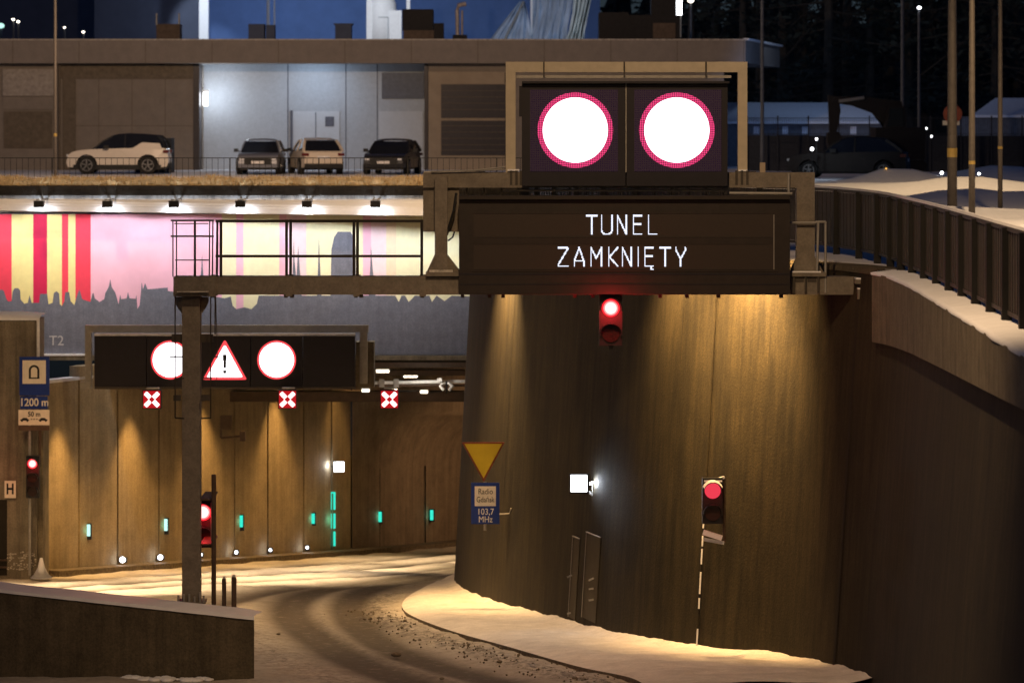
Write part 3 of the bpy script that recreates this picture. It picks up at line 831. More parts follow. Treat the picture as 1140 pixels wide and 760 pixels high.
# wall washers in the portal (their housings hang behind the display), plus added fills
for x in (64, 143, 224, 305, 372):
    c = on_side(x) + pin * 0.6
    light("wall_washer", 'SPOT', (c.x, c.y, -3.9), 1000 if x < 350 else 240, SOD, (c.x - pin.x * 0.30, c.y - pin.y * 0.30, -9), 52, 0.85, 0.08)
    c = on_side(x) + pin * 2.6
    light("wall_fill", 'SPOT', (c.x, c.y, -4.1), 330 if x < 350 else 90, SOD, (c.x - pin.x * 1.6, c.y - pin.y * 1.6, -9), 90, 0.9, 0.15)
c = on_side(480) + pin * 7
light("tunnel_lamp", 'SPOT', (c.x, c.y, -5.2), 900, (1, 0.57, 0.28), (c.x - pin.x * 6.6, c.y - pin.y * 6.6, -7.7), 62, 0.9, 0.3)
for x, y in ((110, 655), (300, 643), (440, 634), (540, 625)):
    X, d_ = road_hit(x, y)
    light("lane_lamp", 'SPOT', (X, d_, -4.2), 2700, (1, 0.72, 0.42), (X, d_, -12), 95, 0.6, 0.08)

# ------------------------------------------------------------------ left pier with signs
pi = T("end_pier", "streaked concrete pier with snow cap at the left edge", "pier", (PX(15, 82), 82, road_z(82)), kind='thing')
pd = 82.0
def pier():
    x0, x1 = PX(-200, pd), PX(41, pd); zt = PZ(356, pd)
    mb = MB(); mb.box((x0, pd, -9), (x1, pd + 1.3, zt)); mb.build("wall_block", "pier_concrete", pi)
    mb = MB(); prev = None
    for k in range(25):
        t = k / 24; x = x0 - 0.03 + (x1 - x0 + 0.1) * t
        zc = zt + 0.05 * (1 - t) + (0.0 if t < 0.9 else -0.03 * (t - 0.9) * 10)
        ring = [mb.bm.verts.new(v) for v in ((x, pd - 0.05, zt - 0.01), (x, pd - 0.04, zc + 0.06), (x, pd + 0.3, zc + 0.13), (x, pd + 1.3, zc + 0.12))]
        if prev:
            for i in range(3): mb.bm.faces.new((prev[i], prev[i + 1], ring[i + 1], ring[i]))
        prev = ring
    mb.build("snow_cap", "snow", pi, smooth=True)
    mb = MB(); mb.tube([W(42.5, 355, pd - .05), W(42.5, 398, pd - .05)], 0.035, 8); mb.build("downpipe", "pipe_white", pi)
    mb = MB(); mb.box((PX(41, pd), pd + 0.15, -9), (PX(47, pd), pd + 1.2, PZ(455, pd))); mb.build("corner_strip", "coping_concrete", pi)
    mb = MB(); mb.box((PX(-40, pd), pd - 0.012, PZ(640, pd)), (PX(8, pd), pd - 0.004, PZ(556, pd))); r_ = mb.build("recess", "joint_dark", pi)
    mb = MB()
    for y in (622, 630): mb.box((PX(-30, pd), pd - 0.05, PZ(y + 2, pd)), (PX(8, pd), pd - 0.013, PZ(y, pd)))
    mb.build("guard_rail", "steel_brown", r_)
    mb = MB()
    for k in range(90):
        x = PX(rnd(8, 40), pd); z = PZ(rnd(614, 634), pd); s = rnd(0.015, 0.05)
        mb.box((x - s / 2, pd - 0.012, z - s / 3), (x + s / 2, pd + 0.002, z + s / 3))
    mb.build("spattered_snow", "dirty_snow", pi)
pier()
mb = MB()
for k in range(3):
    c = W(46 + k * 0.6, 641, 81.7); bmesh.ops.create_cone(mb.bm, segments=14, radius1=0.26 - 0.07 * k, radius2=0.03, depth=0.2 + 0.08 * k, cap_ends=True, matrix=Matrix.Translation((c.x, c.y - 0.1 * k, road_z(81.7) + 0.15 + 0.1 * k)))
tag(rebase(mb.build("snow_pile", "snow", smooth=True)), "small cone of snow at the foot of the left pier", "snow")

def tunnel_sign():
    d = 81.6
    t = T("tunnel_sign", "blue tunnel sign with distance plates on the left pier", "road sign", W(38, 480, d))
    b = MB(); b.tube([W(33, 400, d + .06), W(33, 640, d + .06)], 0.03, 8); b.build("post", "galvanised", t)
    b = MB(); b.tube([W(44.5, 478, d + .1), W(44.5, 520, d + .1)], 0.03, 8); b.build("strut", "steel_brown", t)
    b = MB(); b.pbox(21.5, 397, 55, 440, d, d + 0.02); bl = b.build("blue_plate", "sign_blue", t)
    b = MB(); b.pbox(25, 401, 51, 427, d - 0.004, d - 0.001); wp = b.build("white_square", "sign_white", bl)
    # arch symbol: horseshoe
    b = MB(); N = 14
    def arch(r, zb):
        c = W(38, 412, d); pts = [(c.x - r, zb)]
        for k in range(N + 1):
            a = math.pi - math.pi * k / N; pts.append((c.x + r * math.cos(a), c.z + r * math.sin(a)))
        return pts + [(c.x + r, zb)]
    zb = PZ(420.5, d)
    o_ = arch(0.122, zb); i_ = arch(0.072, zb)
    for k in range(len(o_) - 1):
        b.face([(o_[k][0], d - 0.007, o_[k][1]), (o_[k + 1][0], d - 0.007, o_[k + 1][1]), (i_[k + 1][0], d - 0.007, i_[k + 1][1]), (i_[k][0], d - 0.007, i_[k][1])])
    b.pbox(32, 420, 44, 421.5, d - 0.007, d - 0.005)
    b.build("arch_symbol", "sign_black", bl)
    b = MB(); b.pbox(22.5, 441, 53, 455, d, d + 0.02); dp = b.build("distance_plate", "sign_blue", t)
    text("1200 m", 0.25, (PX(38, d), d - 0.006, PZ(448, d)), "sign_letter", dp, sx=0.88, bold=0.004)
    b = MB(); b.pbox(20.5, 456, 55, 473, d, d + 0.02); sp = b.build("spacing_plate", "sign_white", t)
    text("50 m", 0.15, (PX(38, d), d - 0.006, PZ(461, d)), "sign_black", sp, sx=0.95, bold=0.003)
    for cx, s in ((27.5, 1), (48, -1)):
        b = MB()
        pr_ = [(-5, 0), (-5, -1.2), (-3.4, -1.7), (-1.6, -3.1), (2.2, -3.1), (3.6, -1.6), (5, -1.2), (5, 0)]
        b.face([(PX(cx + s * x, d), d - 0.005, PZ(468 + y, d)) for x, y in pr_])
        for wx in (-3, 3): b.disc((PX(cx + wx, d), d - 0.006, PZ(468, d)), 0.026, 0.002, 12)
        b.build("car_symbol", "sign_black", sp, tri=True)
    b = MB()
    for x0, x1 in ((34, 36), (37, 39), (40, 42)): b.pbox(x0, 466, x1, 467, d - 0.006, d - 0.003)
    b.build("dash_symbol", "sign_black", sp)
    b = MB(); b.pbox(20.5, 474, 55, 479, d, d + 0.02); b.build("snowy_plate", "steel_brown", t)
tunnel_sign()
hs = T("hydrant_sign", "small white sign with a black letter H on the left pier", "sign", W(11, 553, 81.9))
b = MB(); b.pbox(5, 535, 17.5, 554, 81.9, 81.93); pl = b.build("plate", "sign_white", hs)
text("H", 0.34, (PX(11.3, 81.9), 81.893, PZ(544.5, 81.9)), "sign_black", pl, sx=0.75, bold=0.01)

# ------------------------------------------------------------------ traffic lights
def traffic_light(t, x, y, d, nsec, sec, w, core=True, red_y=None, glow=12, yaw=0):
    """signal head whose top lens sits at photo pixel (x, y); sec = section height in m"""
    c = W(x, y, d); r = sec * 0.36
    b = MB(); b.box((c.x - w / 2, d + 0.04, c.z - sec * (nsec - 0.5)), (c.x + w / 2, d + 0.22, c.z + sec * 0.55)); b.bevel(0.015, 2); hd = b.build("housing", "black_plastic", t)
    for k in range(nsec):
        cz = c.z - sec * k
        if k == 0:
            if core:
                b = MB(); b.disc((c.x, d + 0.0, cz), r * 0.66, 0.03, 28); b.m(1).disc((c.x, d + 0.006, cz), r * .82, 0.03, 28, r * 0.66); b.m(2).disc((c.x, d + 0.012, cz), r, 0.03, 28, r * 0.82); b.build("lens", ["lamp_red_core", "lamp_red_mid", "lamp_red_edge"], hd)
            else:
                b = MB(); b.disc((c.x, d + 0.012, cz), r, 0.03, 28); b.build("lens", "lens_red_dim", hd)
        else:
            b = MB(); b.disc((c.x, d + 0.012, cz), r, 0.03, 28); b.build("lens", "lens_dark", hd)
        b = MB(); n = 16; R1, R2 = r * 1.08, r * 1.16
        for i in range(n):
            a0, a1 = math.pi * (-0.08 + 1.16 * i / n), math.pi * (-0.08 + 1.16 * (i + 1) / n)
            def q(a, rr, yy): return (c.x + rr * math.cos(a), yy, cz + rr * math.sin(a))
            L = lambda a: d - 0.17 * (0.45 + 0.55 * max(0, math.sin(a)))
            b.face([q(a0, R2, d + 0.05), q(a1, R2, d + 0.05), q(a1, R2, L(a1)), q(a0, R2, L(a0))])
            b.face([q(a0, R1, d + 0.05), q(a1, R1, d + 0.05), q(a1, R1, L(a1)), q(a0, R1, L(a0))])
            b.face([q(a0, R1, L(a0)), q(a1, R1, L(a1)), q(a1, R2, L(a1)), q(a0, R2, L(a0))])
        vz = b.build("visor", "black_plastic", hd, smooth=False)
    if glow: light("signal_glow", 'POINT', (c.x, d - 0.34, c.z - 0.05), glow * 2.2, (1, 0.02, 0.03), radius=r * 0.8)
    return hd

t4 = T("traffic_light", "three lamp red traffic light on the left pier below the tunnel sign", "traffic light", W(36, 552, 81.6))
traffic_light(t4, 36, 516, 81.4, 3, 0.315, 0.30, True, glow=4)
b = MB(); b.bar(W(36, 515, 81.6), W(36, 515, 82.0), .06); b.bar(W(36, 545, 81.6), W(36, 545, 82.0), .06); b.build("bracket", "black_plastic", t4)

# ------------------------------------------------------------------ sign gantry over the ramp
G = 55.6
ga = T("sign_gantry", "brown steel sign gantry with walkway spanning the ramp to the right wall", "gantry", (PX(213, 56), 56, -5.24))
b = MB(); b.pbox(193, 308, 976, 328, G, G + 0.42); bm_ = b.build("main_beam", "gantry_steel", ga)
for x in (236, 321, 396, 470):
    b = MB(); b.pbox(x - 3, 307, x + 4, 330, G - 0.02, G + 0.44); b.build("stiffener", "gantry_steel", bm_)
b = MB()
for x in (236, 318, 325, 396, 402, 470, 515, 545, 640, 660, 735, 765, 800, 870, 560):
    b.pbox(x - 2, 328, x + 2, 331.5, G + 0.05, G + 0.2)
b.build("bolt", "gantry_dark", bm_)
# post
c = 56.0
b = MB(); b.box((PX(203.5, c), c - 0.14, -5.26), (PX(223.5, c), c + 0.14, PZ(330, c))); po = b.build("post", "gantry_steel", ga)
b = MB()
b.pbox(193, 325.5, 234, 330, c - 0.36, c + 0.2); b.build("cap_plate", "gantry_steel", po)
b = MB()
for s0, s1 in ((195, 203.5), (232, 223.5)):
    b.prism([W(s0, 330.5, c - 0.02), W(s1, 330.5, c - 0.02), W(s1, 350, c - 0.02), W((s0 + s1) / 2, 345, c - 0.02), W(s0, 337, c - 0.02)], (0, 0.05, 0))
b.build("gusset", "gantry_steel", po)
b = MB(); b.box((PX(198, c), c - 0.26, -5.25), (PX(229, c), c + 0.26, -5.21)); bp = b.build("base_plate", "gantry_steel", po)
b = MB()
for x in (200, 206, 212, 218, 224, 228): b.tube([(PX(x, c), c - 0.2, -5.21), (PX(x, c), c - 0.2, -5.10 + rnd(-.03, .05))], 0.018, 6)
b.build("anchor_bolt", "galvanised", bp)
b = MB()
for x in (205, 214, 222): b.prism([W(x - 4, 325.3, G - 0.02), W(x + 4, 325.3, G - 0.02), W(x + 1, 320.5, G - 0.02), W(x - 1, 320, G - 0.02)], (0, 0.02, 0))
b.m(1).pbox(197, 324.3, 232, 325.4, G - 0.12, G - 0.02)
b.build("rib", ["gantry_steel", "dirty_snow"], po)
b = MB(); b.pbox(191, 372, 237, 381, c - 0.03, c + 0.03); b.build("cross_arm", "gantry_dark", po)
# ladder rods hanging beside the post
ld = T("access_ladder", "thin dark access ladder hanging beside the gantry post", "ladder", W(215, 465, 55.7))
d_ = 55.65
for x, y1 in ((195, 465), (234.5, 466), (239.5, 372)):
    b = MB(); b.tube([W(x, 329, d_), W(x, y1, d_)], 0.010, 6); b.build("rail", "rail_dark", ld)
b = MB()
for y in (397,): b.tube([W(189, y, d_), W(204, y, d_)], 0.012, 6)
for y in (397,): b.tube([W(236, y, d_), W(243, y, d_)], 0.012, 6)
for y in (421,): b.tube([W(195, y, d_), W(205, y, d_)], 0.012, 6); b.tube([W(225, y, d_), W(236, y, d_)], 0.012, 6)
b.tube([W(195, 465, d_), W(205, 465.5, d_)], 0.014, 6); b.tube([W(224, 465.5, d_), W(235, 465, d_)], 0.014, 6)
b.build("rung", "rail_dark", ld)
b = MB(); b.pbox(193, 440, 201, 446, d_, d_ + 0.1); b.pbox(224, 440, 233, 446, d_, d_ + 0.1); b.build("bracket", "gantry_dark", ld)
b = MB(); b.tube([W(240, 325, d_), W(242, 390, d_), W(241, 430, d_)], 0.006, 5); b.build("cable", "rail_dark", ld)
# walkway railing and ladder cage
wr = T("walkway_railing", "dark tubular railing with ladder cage on the left of the gantry", "railing", W(330, 308, G))
for x in (246, 319, 323.5, 394, 398, 469.5):
    b = MB(); b.tube([W(x, 308, G + .05), W(x, 244.5, G + .05)], 0.022, 8); b.build("post", "rail_dark", wr)
for y in (245.5, 284.5):
    b = MB(); b.tube([W(240, y, G + .05), W(470, y, G + .05)], 0.014, 6); b.build("rail", "rail_dark", wr)
    b = MB(); b.tube([W(240, y + 1.5, G + .75), W(470, y + 1.5, G + .75)], 0.010, 6); b.build("back_rail", "rail_dark", wr)
for x in (192.5, 196.5, 217, 233, 236.5, 241.5):
    b = MB(); b.tube([W(x, 308, G + .05), W(x + (0.5 if x > 230 else 0), 245, G + .05)], 0.018 if x == 217 or x > 240 else 0.010, 6); b.build("cage_bar", "rail_dark", wr)
for y in (245.5, 263, 289.5):
    b = MB(); b.tube([W(190 if y < 270 else 195, y, G + .03), W(238 if y < 270 else 233, y, G + .03)], 0.016 if y < 280 else 0.010, 6); b.build("cage_ring", "rail_dark", wr)
b = MB(); b.tube([W(194, 249, G + .6), W(232, 249, G + .6)], 0.009, 6); b.build("cage_ring", "rail_dark", wr)
# upper frame: left bracket, cross beam, right leg
b = MB(); b.pbox(484, 196, 498, 304, G - 0.05, G + 0.15); lp = b.build("bracket_post", "gantry_steel", ga)
b = MB()
for s0, s1 in ((474, 484), (515, 498)): b.prism([W(s0, 305, G + .02), W(s1, 305, G + .02), W(s1, 283, G + .02)], (0, 0.05, 0))
b.pbox(474, 303, 513, 307.5, G - 0.1, G + 0.35); b.build("gusset", "gantry_steel", lp)
b = MB(); b.pbox(478, 300.5, 504, 303, G - 0.09, G + 0.0); b.build("snow_cap", "dirty_snow", lp)
b = MB(); b.pbox(471, 197, 511, 258, G + 0.25, G + 0.3); b.build("back_plate", "gantry_steel", lp)
b = MB(); b.tube([W(508, 215, G), W(505, 235, G - .03), W(500, 252, G), W(497, 262, G)], 0.022, 7); b.tube([W(499, 268, G), W(504, 264, G - .02), W(506, 258, G)], 0.015, 6); b.build("cable", "black_plastic", lp)
b = MB(); b.pbox(471, 192, 907, 209, G + 0.16, G + 0.42); ub = b.build("cross_beam", "gantry_steel", ga)
b = MB(); b.pbox(472, 190.6, 540, 192, G + 0.16, G + 0.3); b.build("snow_cap", "dirty_snow", ub)
b = MB(); b.pbox(887, 209, 907, 303, G + 0.1, G + 0.38); rp = b.build("bracket_post", "gantry_steel", ga)
b = MB()
for s0, s1 in ((878, 887), (918, 907)): b.prism([W(s0, 305, G + .12), W(s1, 305, G + .12), W(s1, 285, G + .12)], (0, 0.05, 0))
b.pbox(876, 303.5, 920, 307.8, G - 0.06, G + 0.4); b.m(1)
b.pbox(882, 302, 914, 303.4, G - 0.04, G + 0.08); b.build("gusset", ["gantry_steel", "snow"], rp)
b = MB()
for x in (884, 897, 911): b.pbox(x - 1, 308, x + 1, 326, G - 0.05, G - 0.002)
for x in (890, 904): b.pbox(x - 5, 309, x + 5, 314, G - 0.006, G - 0.002)
b.build("bolt_plate", "gantry_dark", rp)
# end bearing at the right wall
b = MB(); b.pbox(952, 311, 975, 316, G - 0.3, G - 0.01); b.pbox(955, 322, 975, 333, G - 0.3, G - 0.01); b.m(1).pbox(953, 309.3, 974, 311, G - 0.3, G - 0.02); b.pbox(955, 320.5, 974, 322, G - 0.3, G - 0.02); b.build("end_bearing", ["gantry_steel", "snow"], ga)
b = MB(); b.pbox(972, 302, 979, 335, G - 0.5, G - 0.35); b.build("end_plate", "gantry_steel", ga)
# small railing at the right and thin horizontal bar
b = MB()
for a_, c_ in (((908, 247), (919, 247)), ((919, 247), (919, 326)), ((911, 247), (909.5, 304)), ((875, 248), (908, 248))): b.tube([W(*a_, G), W(*c_, G)], 0.020, 6)
b.build("end_railing", "galvanised", ga)
b = MB(); b.tube([W(812, 215, G - .02), W(882, 215.5, G - .02)], 0.022, 8); b.tube([W(878, 193, G + .1), W(878, 216, G + .1)], 0.02, 6); b.tube([W(560, 212, G + .3), W(810, 212, G + .3)], 0.02, 6); b.build("support_rod", "galvanised", ga)
for x in range(520, 812, 19):
    b = MB(); b.tube([W(x, 209, G + .3), W(x, 222, G + .3)], 0.010, 6); b.build("baluster", "rail_dark", ga)
b = MB(); b.pbox(831, 191, 842, 193, G + .2, G + .32); b.m(1).pbox(846, 181, 852, 192, G + .2, G + .28); b.build("junction_box", ["gantry_dark", "hall_frame"], ga)
b = MB(); b.tube([W(530, 189.5, G + 0.1), W(562, 186, G + 0.1)], 0.015, 6); b.tube([W(480, 191, G + .1), W(560, 189, G + .1)], 0.012, 6); b.build("light_rod", "galvanised", ga)

# upper frame and upper display
uf = T("support_frame", "beige square tube frame standing round the upper display", "frame", W(697, 195, G + .3))
b = MB(); b.pbox(563, 69, 832, 80.5, G + .22, G + .37); b.build("top_tube", "frame_beige", uf)
for x0, x1 in ((563, 574), (821.5, 832)):
    b = MB(); b.pbox(x0, 80.5, x1, 192, G + .22, G + .37); b.build("side_tube", "frame_beige", uf)
b = MB(); b.pbox(575, 84, 814, 87, G + .28, G + .33); b.build("rear_rail", "galvanised", uf)
for x in (605.5, 695, 786):
    b = MB(); b.pbox(x - 0.8, 69, x + 0.8, 86, G + .18, G + .22); b.build("clamp", "gantry_dark", uf)
for x in (569, 575, 580, 820, 826, 832):
    b = MB(); b.pbox(x - 1.4, 190, x + 1.4, 206, G + .15, G + .20); b.build("clamp", "gantry_dark", uf)
b = MB(); b.pbox(565, 188.5, 578, 190.5, G + .15, G + .35); b.pbox(822, 189, 832, 190.8, G + .15, G + .35); b.build("snow_cap", "snow", uf)

ud = T("upper_display", "upper black LED display showing two white discs with red rings", "display", W(697, 207, G))
b = MB(); b.pbox(581, 93, 696.3, 207, G - .06, G + .14); b.pbox(697.6, 93, 810, 207, G - .06, G + .14); b.build("case", "sign_case", ud)
b = MB(); b.pbox(696.4, 93, 697.5, 192, G - .05, G + .1); b.build("centre_seam", "galvanised", ud)
for x, (fx0, fx1) in ((640.5, (590, 688)), (753.5, (706, 803))):
    b = MB(); b.pbox(fx0, 100, fx1, 191, G - .068, G - .062); bd = b.build("led_board", "led_board", ud)
    c0 = W(x, 145, G - .074); k = (G - .074) / F
    b = MB(); b.disc((c0.x, G - .074, c0.z), 42.0 * k, 0.004, 72, 36.2 * k); b.build("red_ring", "led_ring", bd)
    b = MB(); b.disc((c0.x, G - .075, c0.z), 36.2 * k, 0.004, 72); b.build("white_disc", "disc_white", bd)
b = MB(); b.pbox(581, 90.5, 812, 93, G - .2, G + .14); b.pbox(578, 96, 581, 130, G - .1, G + .1); b.build("hood", "sign_case", ud)

# lower display with the writing
ldp = T("message_display", "wide dark LED message board reading TUNEL ZAMKNIĘTY", "display", W(695, 328, G - .1))
b = MB(); b.pbox(511, 222, 879.5, 327.5, G - .30, G - .03); b.build("case", "sign_case_warm", ldp)
b = MB()
b.pbox(524, 236, 866, 238, G - .312, G - .302); b.pbox(524, 300.5, 866, 302.5, G - .312, G - .302); b.pbox(524, 238, 527, 300.5, G - .312, G - .302); b.pbox(862, 238, 866, 300.5, G - .312, G - .302); b.pbox(527, 264.5, 862, 272, G - .312, G - .302)
b.build("frame", "sign_case_warm", ldp)
b = MB(); b.pbox(861.2, 239, 862, 300, G - .315, G - .3125); b.build("highlight_trim", "galvanised", ldp)
boards = []
for y0, y1 in ((238.3, 264.2), (272.3, 300.2)):
    b = MB(); b.pbox(527.3, y0, 861, y1, G - .307, G - .302); boards.append(b.build("led_board", "sign_panel", ldp))
b = MB(); b.pbox(511, 218, 879.5, 222, G - .42, G - .03); b.build("hood", "sign_case_warm", ldp)
b = MB(); b.pbox(511, 304, 879.5, 306, G - .306, G - .301); b.pbox(511, 316, 879.5, 317, G - .306, G - .301); b.build("seam", "sign_case", ldp)
GL = {'T': [[(0, 14), (10, 14)], [(5, 14), (5, 0)]], 'U': [[(0, 14), (0, 3), (1, 1), (3, 0), (7, 0), (9, 1), (10, 3), (10, 14)]], 'N': [[(0, 0), (0, 14), (8.5, 0), (8.5, 14)]],
      'E': [[(8, 14), (0, 14), (0, 0), (8, 0)], [(0, 7.4), (7, 7.4)]], 'L': [[(0, 14), (0, 0), (8, 0)]], 'Z': [[(0, 14), (9, 14), (9, 13), (0, 1), (0, 0), (9, 0)]],
      'A': [[(0, 0), (0, 4), (4.5, 14), (9, 4), (9, 0)], [(0, 4), (9, 4)]], 'M': [[(0, 0), (0, 14), (5, 6), (10, 14), (10, 0)]], 'K': [[(0, 0), (0, 14)], [(8.5, 14), (0.5, 7), (8.5, 0)]],
      'I': [[(0, 0), (0, 14)]], 'Ę': [[(8, 14), (0, 14), (0, 0), (8, 0)], [(0, 7.4), (7, 7.4)], [(6, 0), (5.5, -1.6), (7, -2.9), (8, -2.9)]], 'Y': [[(0, 14), (0, 12), (4.5, 5.5), (9, 12), (9, 14)], [(4.5, 5.5), (4.5, 0)]]}
def led_text(entries, ybase, board):
    pitch = 1.46; k = (G - .31) / F
    b = MB()
    for ch, xpx in entries:
        done = set()
        for st in GL[ch]:
            pth = [Vector((x * 1.25, y * 1.25)) for x, y in st]
            for i in range(-2, 16):
                for j in range(-6, 22):
                    if poly_dist(i + .01, j + .01, pth) < 0.86: done.add((i, j))
        pitch, sx = 1.46 / 1.25, 1.16 / 1.46
        for (i, j) in done:
            c = W(xpx + i * pitch * sx, ybase - j * pitch, G - .31)
            b.disc((c.x, G - .311, c.z), 0.54 * k, 0.003, 8)
    b.build("lettering", "letter_white", board)
led_text([('T', 652.8), ('U', 669.8), ('N', 687.5), ('E', 705.2), ('L', 722)], 260.6, boards[0])
led_text([('Z', 621.5), ('A', 639.5), ('M', 658), ('K', 677.8), ('N', 693), ('I', 710.5), ('Ę', 718), ('T', 734.5), ('Y', 752.5)], 296.2, boards[1])

tg = T("traffic_light", "two lamp traffic light glowing red under the message board", "traffic light", W(680, 327, G))
traffic_light(tg, 680, 343, G - .15, 2, 0.39, 0.36, True, glow=20)
b = MB(); b.pbox(677, 327, 683, 333, G - .08, G - .03); b.pbox(678, 384, 682, 389, G - .05, G - .0); b.build("bracket", "black_plastic", tg)

# ------------------------------------------------------------------ barrier wall at lower left
bw = T("barrier_wall", "dark concrete barrier wall with snowy top in the left foreground", "wall", (PX(283, 54.7), 54.7, road_z(54.7)), kind='thing')
ba = [Vector((PX(283, 54.7), 54.7)), Vector((PX(0, 55.3), 55.3)), Vector((-14.5, 56.5)), Vector((-30, 62))]
def barrier():
    mb = MB(); s = MB()
    th = Vector((-0.12, 0.85)); prev = None; ps = None
    path = []
    for a, c in zip(ba, ba[1:]):
        n = 16
        for k in range(n): path.append(a.lerp(c, k / n))
    path.append(ba[-1])
    for i, p in enumerate(path):
        q = p + th; zt = -5.31 + 0.34 * min(1.4, (p - ba[0]).length / 4.0)
        ring = [mb.bm.verts.new(v) for v in ((p.x, p.y, road_z(p.y) - 0.4), (p.x, p.y, zt), (q.x, q.y, zt), (q.x, q.y, road_z(q.y) - 0.4))]
        h = 0.05 + 0.018 * hnoise(p.x * 3, 5)
        e = 0.02 * hnoise(p.x * 5.5, 2)
        sr = [s.bm.verts.new(v) for v in ((p.x, p.y - 0.025 + e, zt - 0.02), (p.x, p.y - 0.02 + e, zt + h * 0.6), (p.x, p.y + 0.12, zt + h), (p.x + 0.1, (p.y + q.y) / 2, zt + h * 1.25), (q.x, q.y, zt + h * 0.7))]
        if prev:
            for k in range(4): mb.bm.faces.new((prev[k], prev[(k + 1) % 4], ring[(k + 1) % 4], ring[k]))
            for k in range(4): s.bm.faces.new((ps[k], ps[k + 1], sr[k + 1], sr[k]))
        else:
            mb.bm.faces.new(ring); s.bm.faces.new(sr)
        prev, ps = ring, sr
    mb.bm.faces.new(prev)
    mb.build("wall_block", "barrier_concrete", bw); s.build("snow_cap", "snow", bw, smooth=False)
barrier()
mb = MB()
for k in range(40):
    p = ba[0].lerp(ba[1], 0.15 + 0.35 * rnd(0, 1)); z = road_z(p.y)
    bmesh.ops.create_icosphere(mb.bm, subdivisions=2, radius=rnd(0.04, 0.11), matrix=Matrix.Translation((p.x, p.y - rnd(0.05, 0.25), z + 0.02)) @ Matrix.Scale(0.4, 4, (0, 0, 1)))
struct(mb.build("drifted_snow", "snow", smooth=True), 'stuff'); tag(bpy.data.objects["drifted_snow"], "low drift of snow at the foot of the barrier wall", "snow", kind='stuff')
# signal pole with red light behind the post, and two short stumps
t2 = T("traffic_light", "red traffic light on a thin pole half hidden by the gantry post", "traffic light", W(238, 678, 55.9))
traffic_light(t2, 226, 570, 57.0, 2, 0.38, 0.33, True, glow=8)
b = MB(); b.tube([W(238, 678, 55.9), W(238, 528, 55.9)], 0.037, 10); b.build("pole", "steel_brown", t2)
b = MB(); b.pbox(222, 555, 236, 557, 56.0, 57.1); b.pbox(222, 605, 236, 607, 56.0, 57.1); b.build("arm", "steel_brown", t2)
b = MB(); b.tube([W(235.5, 559, 56.4), W(235.5, 603, 56.4)], 0.014, 6); b.build("guard_rod", "galvanised", t2)
for x, y0, lab, r in ((249.5, 643, "thin dark steel stump beside the signal pole on the barrier wall", 0.034), (260.5, 641, "thick rusty steel stump near the end of the barrier wall", 0.040)):
    b = MB(); b.tube([W(x, 681, 55.6), W(x, y0 + 2, 55.6), W(x, y0, 55.6)], [r, r, r * 0.6], 10); b.m(1).tube([W(x, y0 + .5, 55.6), W(x, y0 - 2, 55.6)], [r * 0.9, r * 0.4], 8)
    tag(rebase(b.build("steel_stump", ["steel_brown", "dirty_snow"])), lab, "post", "steel stumps on the barrier wall")

# ------------------------------------------------------------------ portal display
V = 84.0
vd = T("portal_display", "long black LED display with two white discs and a warning triangle", "display", W(250, 432, V))
for x0, x1 in ((105, 162.5), (163.5, 220.5), (221.5, 278.5), (279.5, 336.5), (337.5, 395)):
    b = MB(); b.pbox(x0, 374, x1, 430.5, V, V + .3); b.build("case", "sign_case", vd)
b = MB(); b.pbox(105, 371.6, 395, 373.8, V - .05, V + .3); b.m(1).pbox(105, 430.7, 395, 433, V - .02, V + .3); b.build("hood", ["letter_pale", "gantry_dark"], vd)
k = V / F
for x in (189.5, 308):
    b = MB(); b.disc((PX(x, V), V - .012, PZ(400.5, V)), 21.5 * k, .006, 48, 19.3 * k); b.build("red_ring", "ring_red", vd)
    b = MB(); b.disc((PX(x, V), V - .013, PZ(400.5, V)), 19.3 * k, .006, 48); b.build("white_disc", "disc_white", vd)
def tri(s, cx=250.3, top=380, bot=422.5, hw=23):
    my = (top + 2 * bot) / 3
    pts = []
    for (x, y) in ((cx, top), (cx + hw, bot), (cx - hw, bot)):
        vx, vy = cx + (x - cx) * s, my + (y - my) * s
        for dx, dy in ((-1.5, 0), (0, -1.3), (1.5, 0)) if y == top else (((0.8, -1.6), (1, -0.4), (-1.6, 0)) if x > cx else ((1.6, 0), (-1, -.4), (-0.8, -1.6))): pts.append((vx + dx, vy + dy))
    return pts
b = MB(); b.prism([(PX(x, V), V - .010, PZ(y, V)) for x, y in tri(1.0)], (0, .006, 0)); b.build("red_triangle", "ring_red", vd)
b = MB(); b.prism([(PX(x, V), V - .016, PZ(y, V)) for x, y in tri(0.80)], (0, .004, 0)); wt = b.build("white_triangle", "disc_white", vd)
b = MB(); b.pbox(248.0, 394.5, 252.4, 401, V - .022, V - .018); b.pbox(248.6, 401, 251.8, 409.5, V - .022, V - .018); b.pbox(248.4, 412, 252.0, 415.5, V - .022, V - .018); b.build("exclamation_mark", "sign_black", wt)
vf = T("display_frame", "grey steel frame round the long display on the painted wall", "frame", W(97, 426, V + .3))
b = MB(); b.pbox(94.5, 362, 410, 370, V + .35, V + .55); b.build("top_beam", "galvanised", vf)
for x0, x1 in ((94.5, 101.5), (400.5, 409)):
    b = MB(); b.pbox(x0, 370, x1, 427, V + .35, V + .55); b.build("leg", "galvanised", vf)
b = MB(); b.pbox(89, 425, 101, 433, V + .3, V + .6); b.build("foot", "galvanised", vf)
b = MB(); b.pbox(396, 380.5, 416.5, 431, V + .62, V + 1.1); cb = b.bevel(0.01, 1).build("equipment_cabinet", "coping_concrete"); tag(rebase(cb), "grey equipment cabinet beside the right end of the long display", "cabinet")
